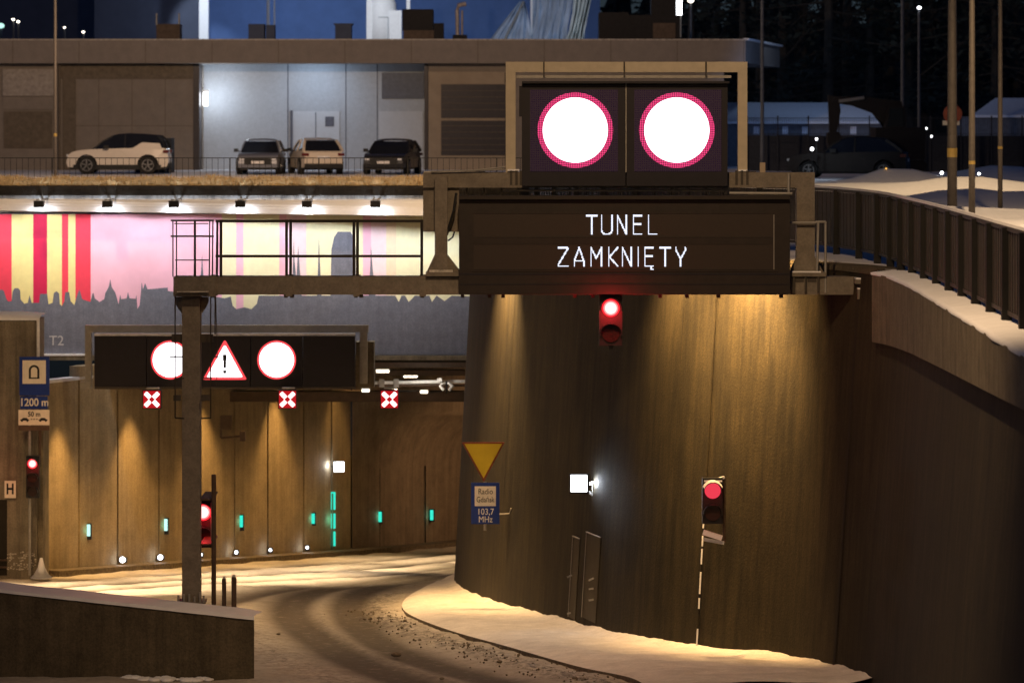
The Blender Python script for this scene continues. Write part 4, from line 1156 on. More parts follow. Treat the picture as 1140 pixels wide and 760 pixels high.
# lane crosses
for x, lab, d_ in ((169, "red lane cross under the left end of the long display", 83.6), (320, "red lane cross under the right disc of the long display", 83.6), (433.5, "red lane cross hanging alone in the tunnel mouth", 86.6)):
    t = T("lane_signal", lab, "lane signal", W(x, 434, d_), "red cross lane signals")
    y = 444.5
    b = MB(); b.pbox(x - 10.5, y - 10.5, x + 10.5, y + 10.5, d_, d_ + .2); cs = b.build("case", "sign_case", t)
    b = MB(); b.pbox(x - 9.5, y - 9.5, x + 9.5, y + 9.5, d_ - .004, d_ - .001); b.build("red_board", "cross_red", cs)
    b = MB()
    for sx in (-1, 1):
        for sy in (-1, 1):
            b.bar(W(x + sx * 1.9, y + sy * 1.9, d_ - .012), W(x + sx * 7.2, y + sy * 7.2, d_ - .012), 4.3 * d_ / F, 0.006, up=(0, 1, 0))
    b.build("cross", "cross_white", cs)
    b = MB(); b.pbox(x - 6, y - 13, x + 8, y - 11.5, d_ - .02, d_ + .15); b.pbox(x - 1, y - 13, x + 1, y - 10.5, d_ + .05, d_ + .1); b.build("bracket", "galvanised", t)
# wall camera on the side wall
wc = T("wall_camera", "small dark camera bracket on the panel wall right of the post", "camera", W(250, 475, 88.5))
b = MB(); b.pbox(245, 463, 257, 478, 88.3, 88.6); b.build("housing", "steel_brown", wc)
b = MB(); b.bar(W(246, 478, 88.5), W(246, 487, 88.5), .05); b.bar(W(246, 487, 88.5), W(270, 485, 88.5), .05); b.pbox(267, 480, 273, 491, 88.4, 88.6); b.build("arm", "steel_brown", wc)

# ------------------------------------------------------------------ traffic light, lamp, doors, signs on the curved wall
def wall_pt(x, d_lo, d_hi):
    """where the sight line of a photo column meets the wall base line"""
    best = min((p for p in BASE if d_lo <= p.y <= d_hi), key=lambda p: abs(CX + F * p.x / p.y - x)); return best
t3 = T("traffic_light", "unlit looking red traffic light with snowy visor on the curved wall", "traffic light", W(793, 600, 57.6))
hd = traffic_light(t3, 793.5, 546, 57.5, 2, 0.36, 0.33, False, glow=1.2)
b = MB(); b.tube([W(806, 531, 57.75), W(806, 604, 57.75)], 0.028, 8); b.build("pole", "steel_brown", t3)
b = MB(); b.bar(W(783, 592, 57.5), W(803.5, 598.5, 57.5), 0.10, 0.08); b.bar(W(783.5, 600, 57.62), W(806, 604, 57.62), .05); b.build("bracket", "snow", t3)
b = MB()
for i in range(9):
    a0, a1 = math.pi * (0.12 + .76 * i / 9), math.pi * (0.12 + .76 * (i + 1) / 9)
    c = W(793.5, 546, 57.5); q = lambda a, y, rr=0.155: (c.x + rr * math.cos(a), y, c.z + rr * math.sin(a))
    b.face([q(a0, 57.33), q(a1, 57.33), q(a1, 57.55, .175), q(a0, 57.55, .175)])
b.pbox(784, 534.5, 804, 536.2, 57.52, 57.7); b.bar(W(795, 534.5, 57.6), W(806, 531, 57.7), .04); b.build("snow_cap", "snow", hd)
cp = T("cable_conduit", "thin vertical cable conduit dusted with snow running down the curved wall", "conduit", W(776, 735, 58.4))
wp_ = wall_pt(776, 56, 60)
def along(wp, zz):
    i = min(range(len(BASE)), key=lambda k: (BASE[k] - wp).length); b0, t0 = BASE[i], TOP[i]
    zb = road_z(b0.y) - .3; u = (zz - zb) / (0 - zb); tan = (BASE[i + 1] - BASE[i - 1]).normalized(); n = Vector((-tan.y, tan.x)) * 0.03
    return Vector((b0.x + (t0.x - b0.x) * u + n.x, b0.y + (t0.y - b0.y) * u + n.y, zz))
b = MB(); b.tube([along(wp_, z) for z in (-6.6, -5, -3, -0.1)], 0.014, 6); b.build("tube", "drum_concrete", cp)
b = MB(); z = -6.5
while z < -4.3:
    l_ = rnd(0.1, 0.5); b.tube([along(wp_, z) + Vector((-.005, -.018, 0)), along(wp_, z + l_) + Vector((-.005, -.018, 0))], 0.014, 6); z += l_ + rnd(0.03, 0.35)
b.build("snow_line", "snow", cp)

fl = T("wall_floodlight", "bright square white floodlight on a bracket on the curved wall", "floodlight", W(650, 548, 63))
lw = wall_pt(645, 60, 68); ld_ = lw.y - 0.35
b = MB(); b.pbox(634, 527, 656, 549, ld_, ld_ + .08); b.bevel(.02, 2); hh = b.build("housing", "black_plastic", fl)
b = MB(); b.pbox(635.5, 528.5, 653.5, 547, ld_ - .012, ld_ - .002); b.bevel(.02, 2); b.build("glass", "lamp_white", hh)
b = MB(); b.bar(W(655, 538, ld_ + .05), W(661, 537, ld_ + .32), .05); b.bar(W(654, 546, ld_ + .04), W(661, 552, ld_ + .3), .035); b.pbox(659, 535, 662, 557, ld_ + .25, ld_ + .32); b.build("bracket", "galvanised", fl)
c = W(657, 538, ld_); light("flood_spill", 'POINT', (c.x + .05, c.y + .10, c.z), 26, COLD, radius=.05)
light("flood_beam", 'SPOT', (c.x - .2, c.y - .1, c.z), 25, COLD, (c.x - 3, c.y - 8, c.z - 4), 120, .6, .08)
dr_ = [("grey steel wall cabinet with a single leaf, left of the pair", 628.5, 641, 598, 688), ("grey steel wall cabinet with handles, right of the pair", 643.5, 662, 595, 690)]
for lab, x0, x1, y0, y1 in dr_:
    a, c = wall_pt(x0, 60, 68), wall_pt(x1, 60, 68)
    t = T("wall_cabinet", lab, "cabinet", (c.x, c.y, PZ(y1, c.y)), "steel cabinets under the floodlight")
    z0, z1 = PZ(y1, (a.y + c.y) / 2), PZ(y0, (a.y + c.y) / 2)
    def wp3(p, z, o=0.02):
        i = min(range(len(BASE)), key=lambda k: (BASE[k] - p).length); tan = (BASE[i + 1] - BASE[i - 1]).normalized(); v = along(p, z); return v + Vector((-tan.y, tan.x, 0)) * (o - .035)
    p4 = [wp3(a, z0), wp3(c, z0), wp3(c, z1), wp3(a, z1)]
    n = (p4[1] - p4[0]).cross(p4[3] - p4[0]).normalized(); n = n if n.y > 0 else -n
    b = MB(); b.prism(p4, n * 0.06); dp = b.bevel(.012, 1).build("leaf", "cabinet_steel", t)
    p = p4[0].lerp(p4[1], .3 if x0 < 640 else .75)
    for u, l_ in ((.48, .12), (.38, .04), (.25, .04)) if x0 > 640 else ((.5, .1), (.05, .05)):
        q = Vector((p.x, p.y, z0 + (z1 - z0) * u)) - n * .02; b = MB(); b.bar(q - Vector((0.04, 0, 0)), q + Vector((0.05, 0, l_ * .4)), .025, .03); b.build("handle", "galvanised", dp)
    b = MB(); b.bar(p4[3] - n * .01, p4[2] - n * .01, .03, .015); b.bar(p4[0] - n * .01, p4[3] - n * .01, .012, .012); b.build("edge_trim", "galvanised", dp)

sd = 69.6
ys = T("warning_sign", "yellow inverted triangle give way sign on the curved wall", "road sign", W(538, 535, sd))
b = MB(); b.prism([W(514, 492, sd), W(562, 492, sd), W(538.5, 536, sd)], (0, .02, 0)); rm = b.build("rim", "sign_rim", ys)
b = MB(); b.prism([W(517, 493.8, sd - .006), W(559, 493.8, sd - .006), W(538.4, 532.2, sd - .006)], (0, .004, 0)); b.build("plate", "sign_yellow", ys)
b = MB(); b.pbox(536, 495, 541, 530, sd + .021, sd + .28); b.build("bracket", "galvanised", ys)
rs = T("radio_sign", "blue radio frequency sign below the yellow triangle on the curved wall", "road sign", W(540, 583, sd))
b = MB(); b.pbox(524.5, 537, 556, 583, sd, sd + .02); bp = b.build("plate", "sign_blue", rs)
b = MB(); b.pbox(528.5, 541, 552, 563, sd - .004, sd - .001); wp2 = b.build("white_field", "sign_white", bp)
text("Radio", 0.155, (PX(540.5, sd), sd - .007, PZ(547, sd)), "sign_black", wp2, sx=0.82)
text("Gdańsk", 0.155, (PX(540.3, sd), sd - .007, PZ(556, sd)), "sign_black", wp2, sx=0.72)
text("103,7", 0.17, (PX(540.5, sd), sd - .006, PZ(569.5, sd)), "sign_letter", bp, sx=0.88)
text("MHz", 0.17, (PX(540.5, sd), sd - .006, PZ(578, sd)), "sign_letter", bp, sx=0.85)
b = MB(); b.tube([W(556, 572, sd + .05), W(567, 571.5, sd + .05), W(569, 565.5, sd + .02)], .017, 6); b.build("bracket", "galvanised", rs)
b = MB(); b.tube([W(540, 536, sd + .04), W(540, 590, sd + .04)], .03, 8); b.build("post", "galvanised", rs)

# ------------------------------------------------------------------ green markers and ground lamps along the side wall
MK = [(98.5, 590, "green lit marker strip on the wall panel nearest the left pier", "marker_pale"), (184.5, 584, "green lit marker strip just left of the gantry post", "marker_pale"), (268.5, 580, "green lit marker strip just right of the signal pole", "marker_green"), (348.5, 577, "green lit marker strip left of the emergency exit", "marker_green"), (423, 575, "green lit marker strip right of the emergency exit", "marker_green"), (480.5, 573, "small green lit marker strip deepest in the tunnel", "marker_green")]
for x, y, lab, m_ in MK:
    p = on_side(x) + pin * .06; d_ = p.y; s = 47.4 / (F / d_) 
    t = T("marker_light", lab, "marker light", W(x, y + 8, d_), "green marker lights along the wall")
    hgt = 6.5 if x < 300 else 5.6
    b = MB(); b.pbox(x - 2.6, y - hgt - 1, x + 3.2, y + hgt + 1 + (3 if x < 300 else 1), d_ - .03, d_ + .06); b.build("case", "black_plastic", t)
    b = MB(); b.pbox(x - 1.7, y - hgt, x + 1.9, y + hgt, d_ - .05, d_ - .032); b.build("strip", m_, t)
    c = W(x, y, d_ - .12); light("marker_glow", 'POINT', c, 0.6, (.2, 1, .75), radius=.05)
GLm = [(136.5, 640, 83.9, 3.6, "round white kerb lamp at the foot of the second joint"), (178.5, 636.5, 85.6, 3.2, "round white kerb lamp left of the gantry post base"), (223.5, 632, 87.4, 2.0, "tiny white kerb lamp right beside the gantry post"), (263, 628.8, 89.6, 2.0, "tiny white kerb lamp above the steel stumps"), (301, 626, 91.5, 1.7, "tiny white kerb lamp below the third cross panel"), (342, 622, 94, 1.7, "tiny white kerb lamp left of the emergency exit")]
for x, y, d_, r, lab in GLm:
    p = on_side(x) + pin * .56; d_ = p.y; y = CY + (ZC - road_z(d_) - .27) * F / d_
    t = T("kerb_lamp", lab, "kerb lamp", W(x, y + 3, d_), "white kerb lamps along the wall foot")
    b = MB(); b.pbox(x - r - .8, y - 2.2, x + r + .8, y + 3.4, d_, d_ + .12); b.bevel(.01, 1); b.build("case", "black_plastic", t)
    b = MB(); b.disc((PX(x, d_), d_ - .02, PZ(y, d_)), r * d_ / F * .9, .015, 14); b.build("lens", "lamp_white", t)
    light("kerb_glow", 'POINT', (PX(x, d_), d_ - .15, PZ(y, d_) + .03), 1.5, COLD, radius=.03)
# emergency exit: lit outline, dark door, white lamp
p = on_side(371); e_d = p.y - .06
ex = T("emergency_exit", "dark emergency exit outlined by green light strips in the side wall", "exit", W(370, 610, e_d))
b = MB(); b.pbox(356, 535, 366, 614, e_d + .05, e_d + .12); b.build("door", "joint_dark", ex)
for k_, (y0, y1) in enumerate(((549, 567), (571.5, 588), (591.5, 607.5))):
    for x in (368, 372.3):
        b = MB(); b.pbox(x - 1.15, y0, x + 1.15, y1, e_d - .02, e_d + .04); b.build("light_strip", "marker_dim" if (k_ == 2 and x < 370) else ("marker_green"), ex)
b = MB(); b.pbox(367, 547.5, 373.4, 549, e_d - .02, e_d + .04); b.build("light_strip", "marker_green", ex)
light("exit_glow", 'POINT', W(370, 578, e_d - .2), 2.0, (.15, 1, .75), radius=.1)
wl_ = T("exit_lamp", "small square white lamp above the green emergency exit", "lamp", W(377, 525, e_d))
b = MB(); b.pbox(371, 513.5, 383.5, 525.5, e_d - .12, e_d - .04); b.bevel(.012, 1); b.build("housing", "black_plastic", wl_)
b = MB(); b.pbox(371.8, 514, 383, 525, e_d - .14, e_d - .122); b.bevel(.012, 1); b.build("glass", "lamp_white", wl_)
b = MB(); b.bar(W(369, 519, e_d - .02), W(373, 519, e_d - .06), .03); b.build("bracket", "black_plastic", wl_)
light("exit_lamp_spill", 'POINT', W(367.5, 518, e_d - .25), 5, COLD, radius=.04)

# slush clumps beside the kerb
def clumps():
    mb = MB()
    for k in range(420):
        p = random.choice(KERB[:int(len(KERB) * .62)]); off = abs(random.gauss(0.5, 0.32)) + .06
        i = KERB.index(p); t = (KERB[min(i + 1, len(KERB) - 1)] - KERB[max(i - 1, 0)]).normalized(); n = Vector((-t.y, t.x))
        x, d = p.x + n.x * off + random.gauss(0, .12), p.y + n.y * off + random.gauss(0, .12); r = rnd(.008, .026) * (1.7 if random.random() < .06 else 1)
        bmesh.ops.create_icosphere(mb.bm, subdivisions=1, radius=r, matrix=Matrix.Translation((x, d, road_z(d) + .02)) @ Matrix.Rotation(rnd(0, 6), 4, (1, 1, 0)) @ Matrix.Scale(rnd(.5, .9), 4, (0, 0, 1)))
    for x, y, r in ((441, 730, .09), (556, 738, .05), (640, 757, .05), (310, 707, .04), (492, 757, .04)):
        X, d = road_hit(x, y); bmesh.ops.create_icosphere(mb.bm, subdivisions=2, radius=r, matrix=Matrix.Translation((X, d, road_z(d) + .03)) @ Matrix.Scale(.5, 4, (0, 0, 1)))
    tag(struct(mb.build("slush_lumps", "slush"), 'stuff'), "scattered dark lumps of slush along the kerb", "slush", kind='stuff')
clumps()

# ------------------------------------------------------------------ the long hall behind
H = 160.0
hall = T("flat_roofed_hall", "long low flat roofed hall behind the parked cars", "building", (PX(300, H), H, 0))
def hb(name, x0, y0, x1, y1, d0, d1, m_, parent=None): b = MB(); b.pbox(x0, y0, x1, y1, d0, d1); return b.build(name, m_, parent or hall)
hb("wall", -260, 70, 221, 192, H, H + 8, "hall_brown"); wr_ = hb("wall", 475, 70, 806, 192, H, H + 8, "hall_brown")
bay = hb("bay_wall", 221, 70, 475, 192, H + 1.6, H + 8, "bay_grey")
fa = hb("roof", -260, 45, 830, 70.5, H - 1.0, H + 10, "hall_fascia")
hb("snow_cap", -260, 43.6, 832, 45, H - 1.02, H + 10.2, "dirty_snow", fa)
zt_, zb_ = PZ(45.2, H - 1), PZ(70.3, H - 1)
b = MB(); b.prism([(PX(830, H - 1), H - .98, zb_), (PX(868, H + 14), H + 14, zb_), (PX(700, H + 14), H + 14, zb_), (PX(800, H - .98), H - .98, zb_)], (0, 0, zt_ - zb_ - .003)); ey = b.build("roof_wing", "hall_fascia", hall)
b = MB(); b.bar((PX(830, H - 1) + .03, H - 1, zt_ + .05), (PX(868, H + 14) + .03, H + 14, zt_ + .05), .25, .09); b.build("snow_cap", "snow", ey)
hb("pillar", 215, 70.5, 222, 192, H - .1, H + 1.55, "window_dark"); hb("pillar", 472.5, 70.5, 476.5, 192, H - .1, H + 1.55, "window_dark")
b = MB()
for x in (320.5, 385, 420): b.pbox(x - .5, 71, x + .5, 192, H + 1.585, H + 1.595)
b.build("joint", "window_blue", bay)
dor = hb("door", 325, 124, 378, 192, H + 1.54, H + 1.59, "bay_door"); hb("door_leaf", 351, 125, 352, 192, H + 1.525, H + 1.535, "window_blue", dor)
hb("notice", 362, 130, 372, 141, H + 1.52, H + 1.535, "window_blue", dor); hb("frame", 323, 123, 326, 192, H + 1.5, H + 1.538, "window_blue", dor)
hb("door", 422, 124, 471, 192, H + 1.54, H + 1.59, "bay_door")
hb("window", 425, 81, 472, 110, H + 1.52, H + 1.59, "window_blue")
fr = hb("window_surround", 477, 80, 562, 192, H - .12, H - .01, "hall_frame")
hb("window", 491, 94, 563, 131.5, H - .16, H - .125, "window_dark", fr); hb("window", 491, 134.5, 563, 173, H - .16, H - .125, "window_dark", fr)
hb("fascia_board", 3, 77, 60, 107, H - .14, H - .01, "hall_board"); hb("lintel", 3, 108, 60, 122, H - .08, H - .01, "hall_brown")
hb("shutter_door", 4, 124, 58, 165, H - .07, H - .01, "hall_shutter")
hb("pilaster", 70, 88, 84, 190, H - .10, H - .01, "hall_shutter"); hb("upper_band", 66, 72, 218, 88, H - .06, H - .01, "hall_shutter")
b = MB()
for x in range(-60, 830, 74): b.pbox(x - .35, 45.4, x + .35, 70.2, H - 1.012, H - 1.003)
b.build("seam", "hall_shutter", fa)
b = MB()
for x in (110, 147, 184): b.pbox(x - .3, 88, x + .3, 192, H - .012, H - .003)
b.pbox(84, 140, 214, 140.6, H - .012, H - .003); b.build("seam", "hall_shutter", wr_)
b = MB(); b.tube([W(66, 72, H - .2), W(66, 192, H - .2)], .06, 8); b.build("gutter_pipe", "hall_shutter", hall)
for y in (101, 108, 115, 122, 140, 147, 154, 161, 167):
    b = MB(); b.pbox(492, y, 562, y + .5, H - .172, H - .162); b.build("louvre_slat", "hall_shutter", fr)
# lit pipe and lamp in the bay
bl_ = T("bay_lamp", "bright narrow wall lamp at the left end of the grey bay", "lamp", W(229, 120, H + .8))
b = MB(); b.pbox(226.5, 103, 231, 118, H + .8, H + .95); b.bevel(.03, 1); b.build("glass", "lamp_white", bl_)
b = MB(); b.pbox(225, 100, 232.5, 103, H + .75, H + 1.0); b.build("housing", "galvanised", bl_)
b = MB(); b.tube([W(225.5, 73, H + 1.2), W(225.5, 190, H + 1.2)], .06, 8); o = b.build("drain_pipe", "galvanised"); tag(rebase(o), "thin grey drain pipe beside the bay lamp", "pipe")
light("bay_light", 'POINT', W(240, 105, H + .2), 105, COLD, radius=.15)
light("bay_light", 'SPOT', W(350, 76, H - .6), 190, (.62, .78, 1), W(350, 150, H + 1.6), 170, .8, .3)
# rooftop things
def rooft(name, lab, cat, boxes, mats, d0=H + 2):
    t = T(name, lab, cat, W((boxes[0][1] + boxes[0][3]) / 2, 44, d0))
    for (pn, x0, y0, x1, y1, dp), m_ in zip(boxes, mats): b = MB(); b.pbox(x0, y0, x1, y1, d0, d0 + dp); b.bevel(.03, 1) if dp > .3 else None; b.build(pn, m_, t); d0 -= .02
    return t
rooft("roof_vent", "dark roof vent with a pale base left of the white strip", "roof vent", [("body", 174, 27, 200, 45, 1.2), ("base", 176, 28.5, 198, 36.5, .2), ("edge", 173.5, 15, 175, 28, .2), ("edge", 198.5, 15, 200, 27, .2)], ["roof_unit_brown", "roof_unit_brown", "galvanised", "galvanised"])
rooft("roof_box", "small dark roof box beside the thin white poles", "roof vent", [("body", 276.5, 27, 294, 45, 1.0), ("cap", 296, 28, 306, 45, .6)], ["backdrop_and_roof_box_dark", "backdrop_and_roof_box_dark"])
rooft("roof_box", "small dark roof box alone in the middle of the roof", "roof vent", [("body", 373, 27, 391, 45, 1.0), ("cap", 371.5, 26.2, 392.5, 28, 1.1)], ["backdrop_and_roof_box_dark", "backdrop_and_roof_box_dark"])
rooft("air_handler", "large black air handler with a brown base beside the white tower", "air handler", [("body", 448, 10.5, 482, 34, 2.0), ("base", 449, 34, 486, 44.5, 1.6), ("side_unit", 483, 26, 494, 44.5, .8)], ["roof_unit_dark", "roof_unit_brown", "roof_unit_dark"])
rooft("air_handler", "very large black rooftop plant beside the pale tarpaulin", "air handler", [("body", 667, 14, 700, 45, 2.0), ("duct", 700, 17, 757, 45, 2.0), ("upper_unit", 725, -12, 753, 17, 1.5), ("base", 727, 26, 752, 43, .2)], ["roof_unit_dark"] * 3 + ["roof_unit_brown"])
vp = T("vent_pipe", "bent steel vent pipe on the hall roof", "pipe", W(511, 44, H + 2))
b = MB(); b.tube([W(509.5, 44, H + 2), W(509, 12, H + 2), W(511, 6, H + 2), W(519, 4.5, H + 2)], [.09, .09, .11, .11], 10); b.build("pipe", "roof_unit_steel", vp)
b = MB(); b.tube([W(514.5, 44, H + 2.1), W(514.5, 12, H + 2.1)], .05, 8); b.build("side_pipe", "roof_unit_steel", vp)
b = MB(); b.pbox(504, 39, 520, 45, H + 1.8, H + 2.4); b.build("base", "roof_unit_dark", vp)
# far tower, and a backdrop wall added for the sky glow
fb = T("white_tower", "white lit industrial tower behind the hall roof", "tower", W(425, 44, 178))
b = MB(); b.tube([W(425, 60, 178), W(425, 4, 178), W(425, -2, 178)], [.78, .72, .60], 20); b.build("silo", "white_panel", fb, smooth=True)
b = MB(); b.prism([W(408, 60, 177.4), W(416, 60, 177.4), W(414, 8, 177.4), W(412, -20, 177.4), W(408, -20, 177.4)], (0, .8, 0)); b.pbox(434, 12, 447, 60, 177.3, 178.2); b.build("leg", "white_panel", fb)
b = MB(); b.pbox(452.5, -20, 456.5, 11, 178, 178.3); b.build("pipe", "white_panel", fb)
b = MB(); b.pbox(421, 19, 432, 20, 177.25, 177.35); b.pbox(431.5, 19, 432.3, 44, 177.25, 177.35); b.build("joint", "bay_grey", fb)
light("tower_light", 'SPOT', W(405, -60, 168), 2600, (.85, .92, 1), W(425, 20, 178), 40, .5, .2)
fh = T("sky_backdrop", "big blue grey backdrop wall added to stand for the glowing night sky", "building", W(400, 60, 215))
b = MB(); b.pbox(232, -60, 668, 90, 215, 240); b.build("wall", "backdrop_blue", fh); b = MB(); b.pbox(105, -60, 221, 90, 209, 230); b.build("dark_block", "backdrop_and_roof_box_dark", fh)
b = MB(); b.pbox(-200, -4, 104, 90, 235, 250); b.build("low_backdrop", "backdrop_and_roof_box_dark", fh)
b = MB(); b.pbox(221.5, -60, 231.5, 90, 208, 208.6); b.build("backdrop_lit_column", "white_panel", fh)
light("column_light", 'SPOT', W(230, -60, 200), 2600, (.85, .92, 1), W(226, 20, 208), 24, .5, .2)
for x in (298.5, 305.5):
    b = MB(); b.tube([W(x, 60, 204), W(x, -60, 204)], .09 if x < 300 else .05, 8); tag(rebase(b.build("mast", "white_panel")), ("thicker of the two bright masts behind the small roof box", "thinner of the two bright masts behind the small roof box")[x > 300], "mast")
light("mast_light", 'POINT', W(310, -22, 206), 900, (.72, .82, 1), radius=.2)
light("backdrop_light", 'SPOT', W(420, -110, 190), 900, (.6, .74, 1), W(420, 30, 215), 80, .8, .3)  # added to light the backdrop wall
tp = T("tarpaulin", "pale blue sheeting draped over scaffolding behind the roof", "tarpaulin", W(610, 44, 182))
def sheet(poly_rows, name, m_):
    b = MB(); prev = None
    for (xl, xr, y, d_) in poly_rows:
        row = [b.bm.verts.new(W(xl + (xr - xl) * i / 20, y, d_ + .5 * math.sin(i * 1.5 + y * .05) + .25 * math.sin(i * 3.7))) for i in range(21)]
        if prev:
            for i in range(20): b.bm.faces.new((prev[i], prev[i + 1], row[i + 1], row[i]))
        prev = row
    b.build(name, m_, tp, smooth=True)
sheet([(578, 584, 2, 182), (568, 588, 15, 181.6), (556, 590, 30, 181.2), (543, 592, 48, 180.8)], "left_sheet", "tarp")
sheet([(592, 640, -20, 183), (592, 636, 10, 182.6), (591, 632, 30, 182), (588, 630, 48, 181.6)], "main_sheet", "tarp")
sheet([(640, 662, -20, 182), (637, 655, 15, 181.4), (633, 651, 35, 181), (628, 650, 48, 180.6)], "bright_sheet", "tarp_pale")
b = MB(); b.pbox(590.5, -20, 593, 48, 181.5, 181.7); b.build("pole", "white_panel", tp)
b = MB(); b.tube([W(583, 2, 181.6), W(560, 48, 180.6)], .06, 6); b.build("scaffold_tube", "galvanised", tp)
light("tarp_light", 'SPOT', W(600, -70, 170), 1200, (.7, .82, 1), W(610, 25, 182), 50, .7, .3)
b = MB(); b.pbox(753.5, -30, 759, 17, 176, 176.3); b.m(1).pbox(755, 18, 758.5, 42, 176.05, 176.2); tag(rebase(b.build("lit_mast", ["lamp_white", "galvanised"])), "bright white light column right of the rooftop plant", "mast")
def far_lamp(x, y, d, lab, rr=3.6, ybase=None, m_="far_lamp", arm=0):
    t = T("street_lamp", lab, "street lamp", W(x, ybase or 60, d), "distant street lamps")
    b = MB(); b.tube([(PX(x, d), d, 0), W(x, y - 1, d)], [.075, .05], 8); b.build("pole", "mast_grey", t)
    b = MB(); c = W(x, y, d); bmesh.ops.create_uvsphere(b.bm, u_segments=14, v_segments=8, radius=rr * .75 * d / F, matrix=Matrix.Translation((c.x, c.y - .1, c.z)) @ Matrix.Scale(.7, 4, (0, 0, 1))); b.build("lamp_head", m_, t, smooth=True)
    return t
far_lamp(769, 1, 174, "distant street lamp with round warm head right of the light column", 4.5)
far_lamp(15, 22, 190, "distant paired lamp at the far left above the hall roof", 2.2)
far_lamp(20.5, 24.5, 190, "distant lower lamp of the pair at the far left", 2.2)
far_lamp(72, 31, 200, "distant small lamp just right of the verge pole", 1.6)
far_lamp(93, 36, 200, "distant small lamp close above the hall roof left of the vent", 2.0)
far_lamp(1, 29, 200, "distant large pale lamp at the very left edge", 5.5, m_="marker_pale")
far_lamp(1023, 9, 150, "distant street lamp with small white head above the excavator", 3.0, m_="lamp_white")

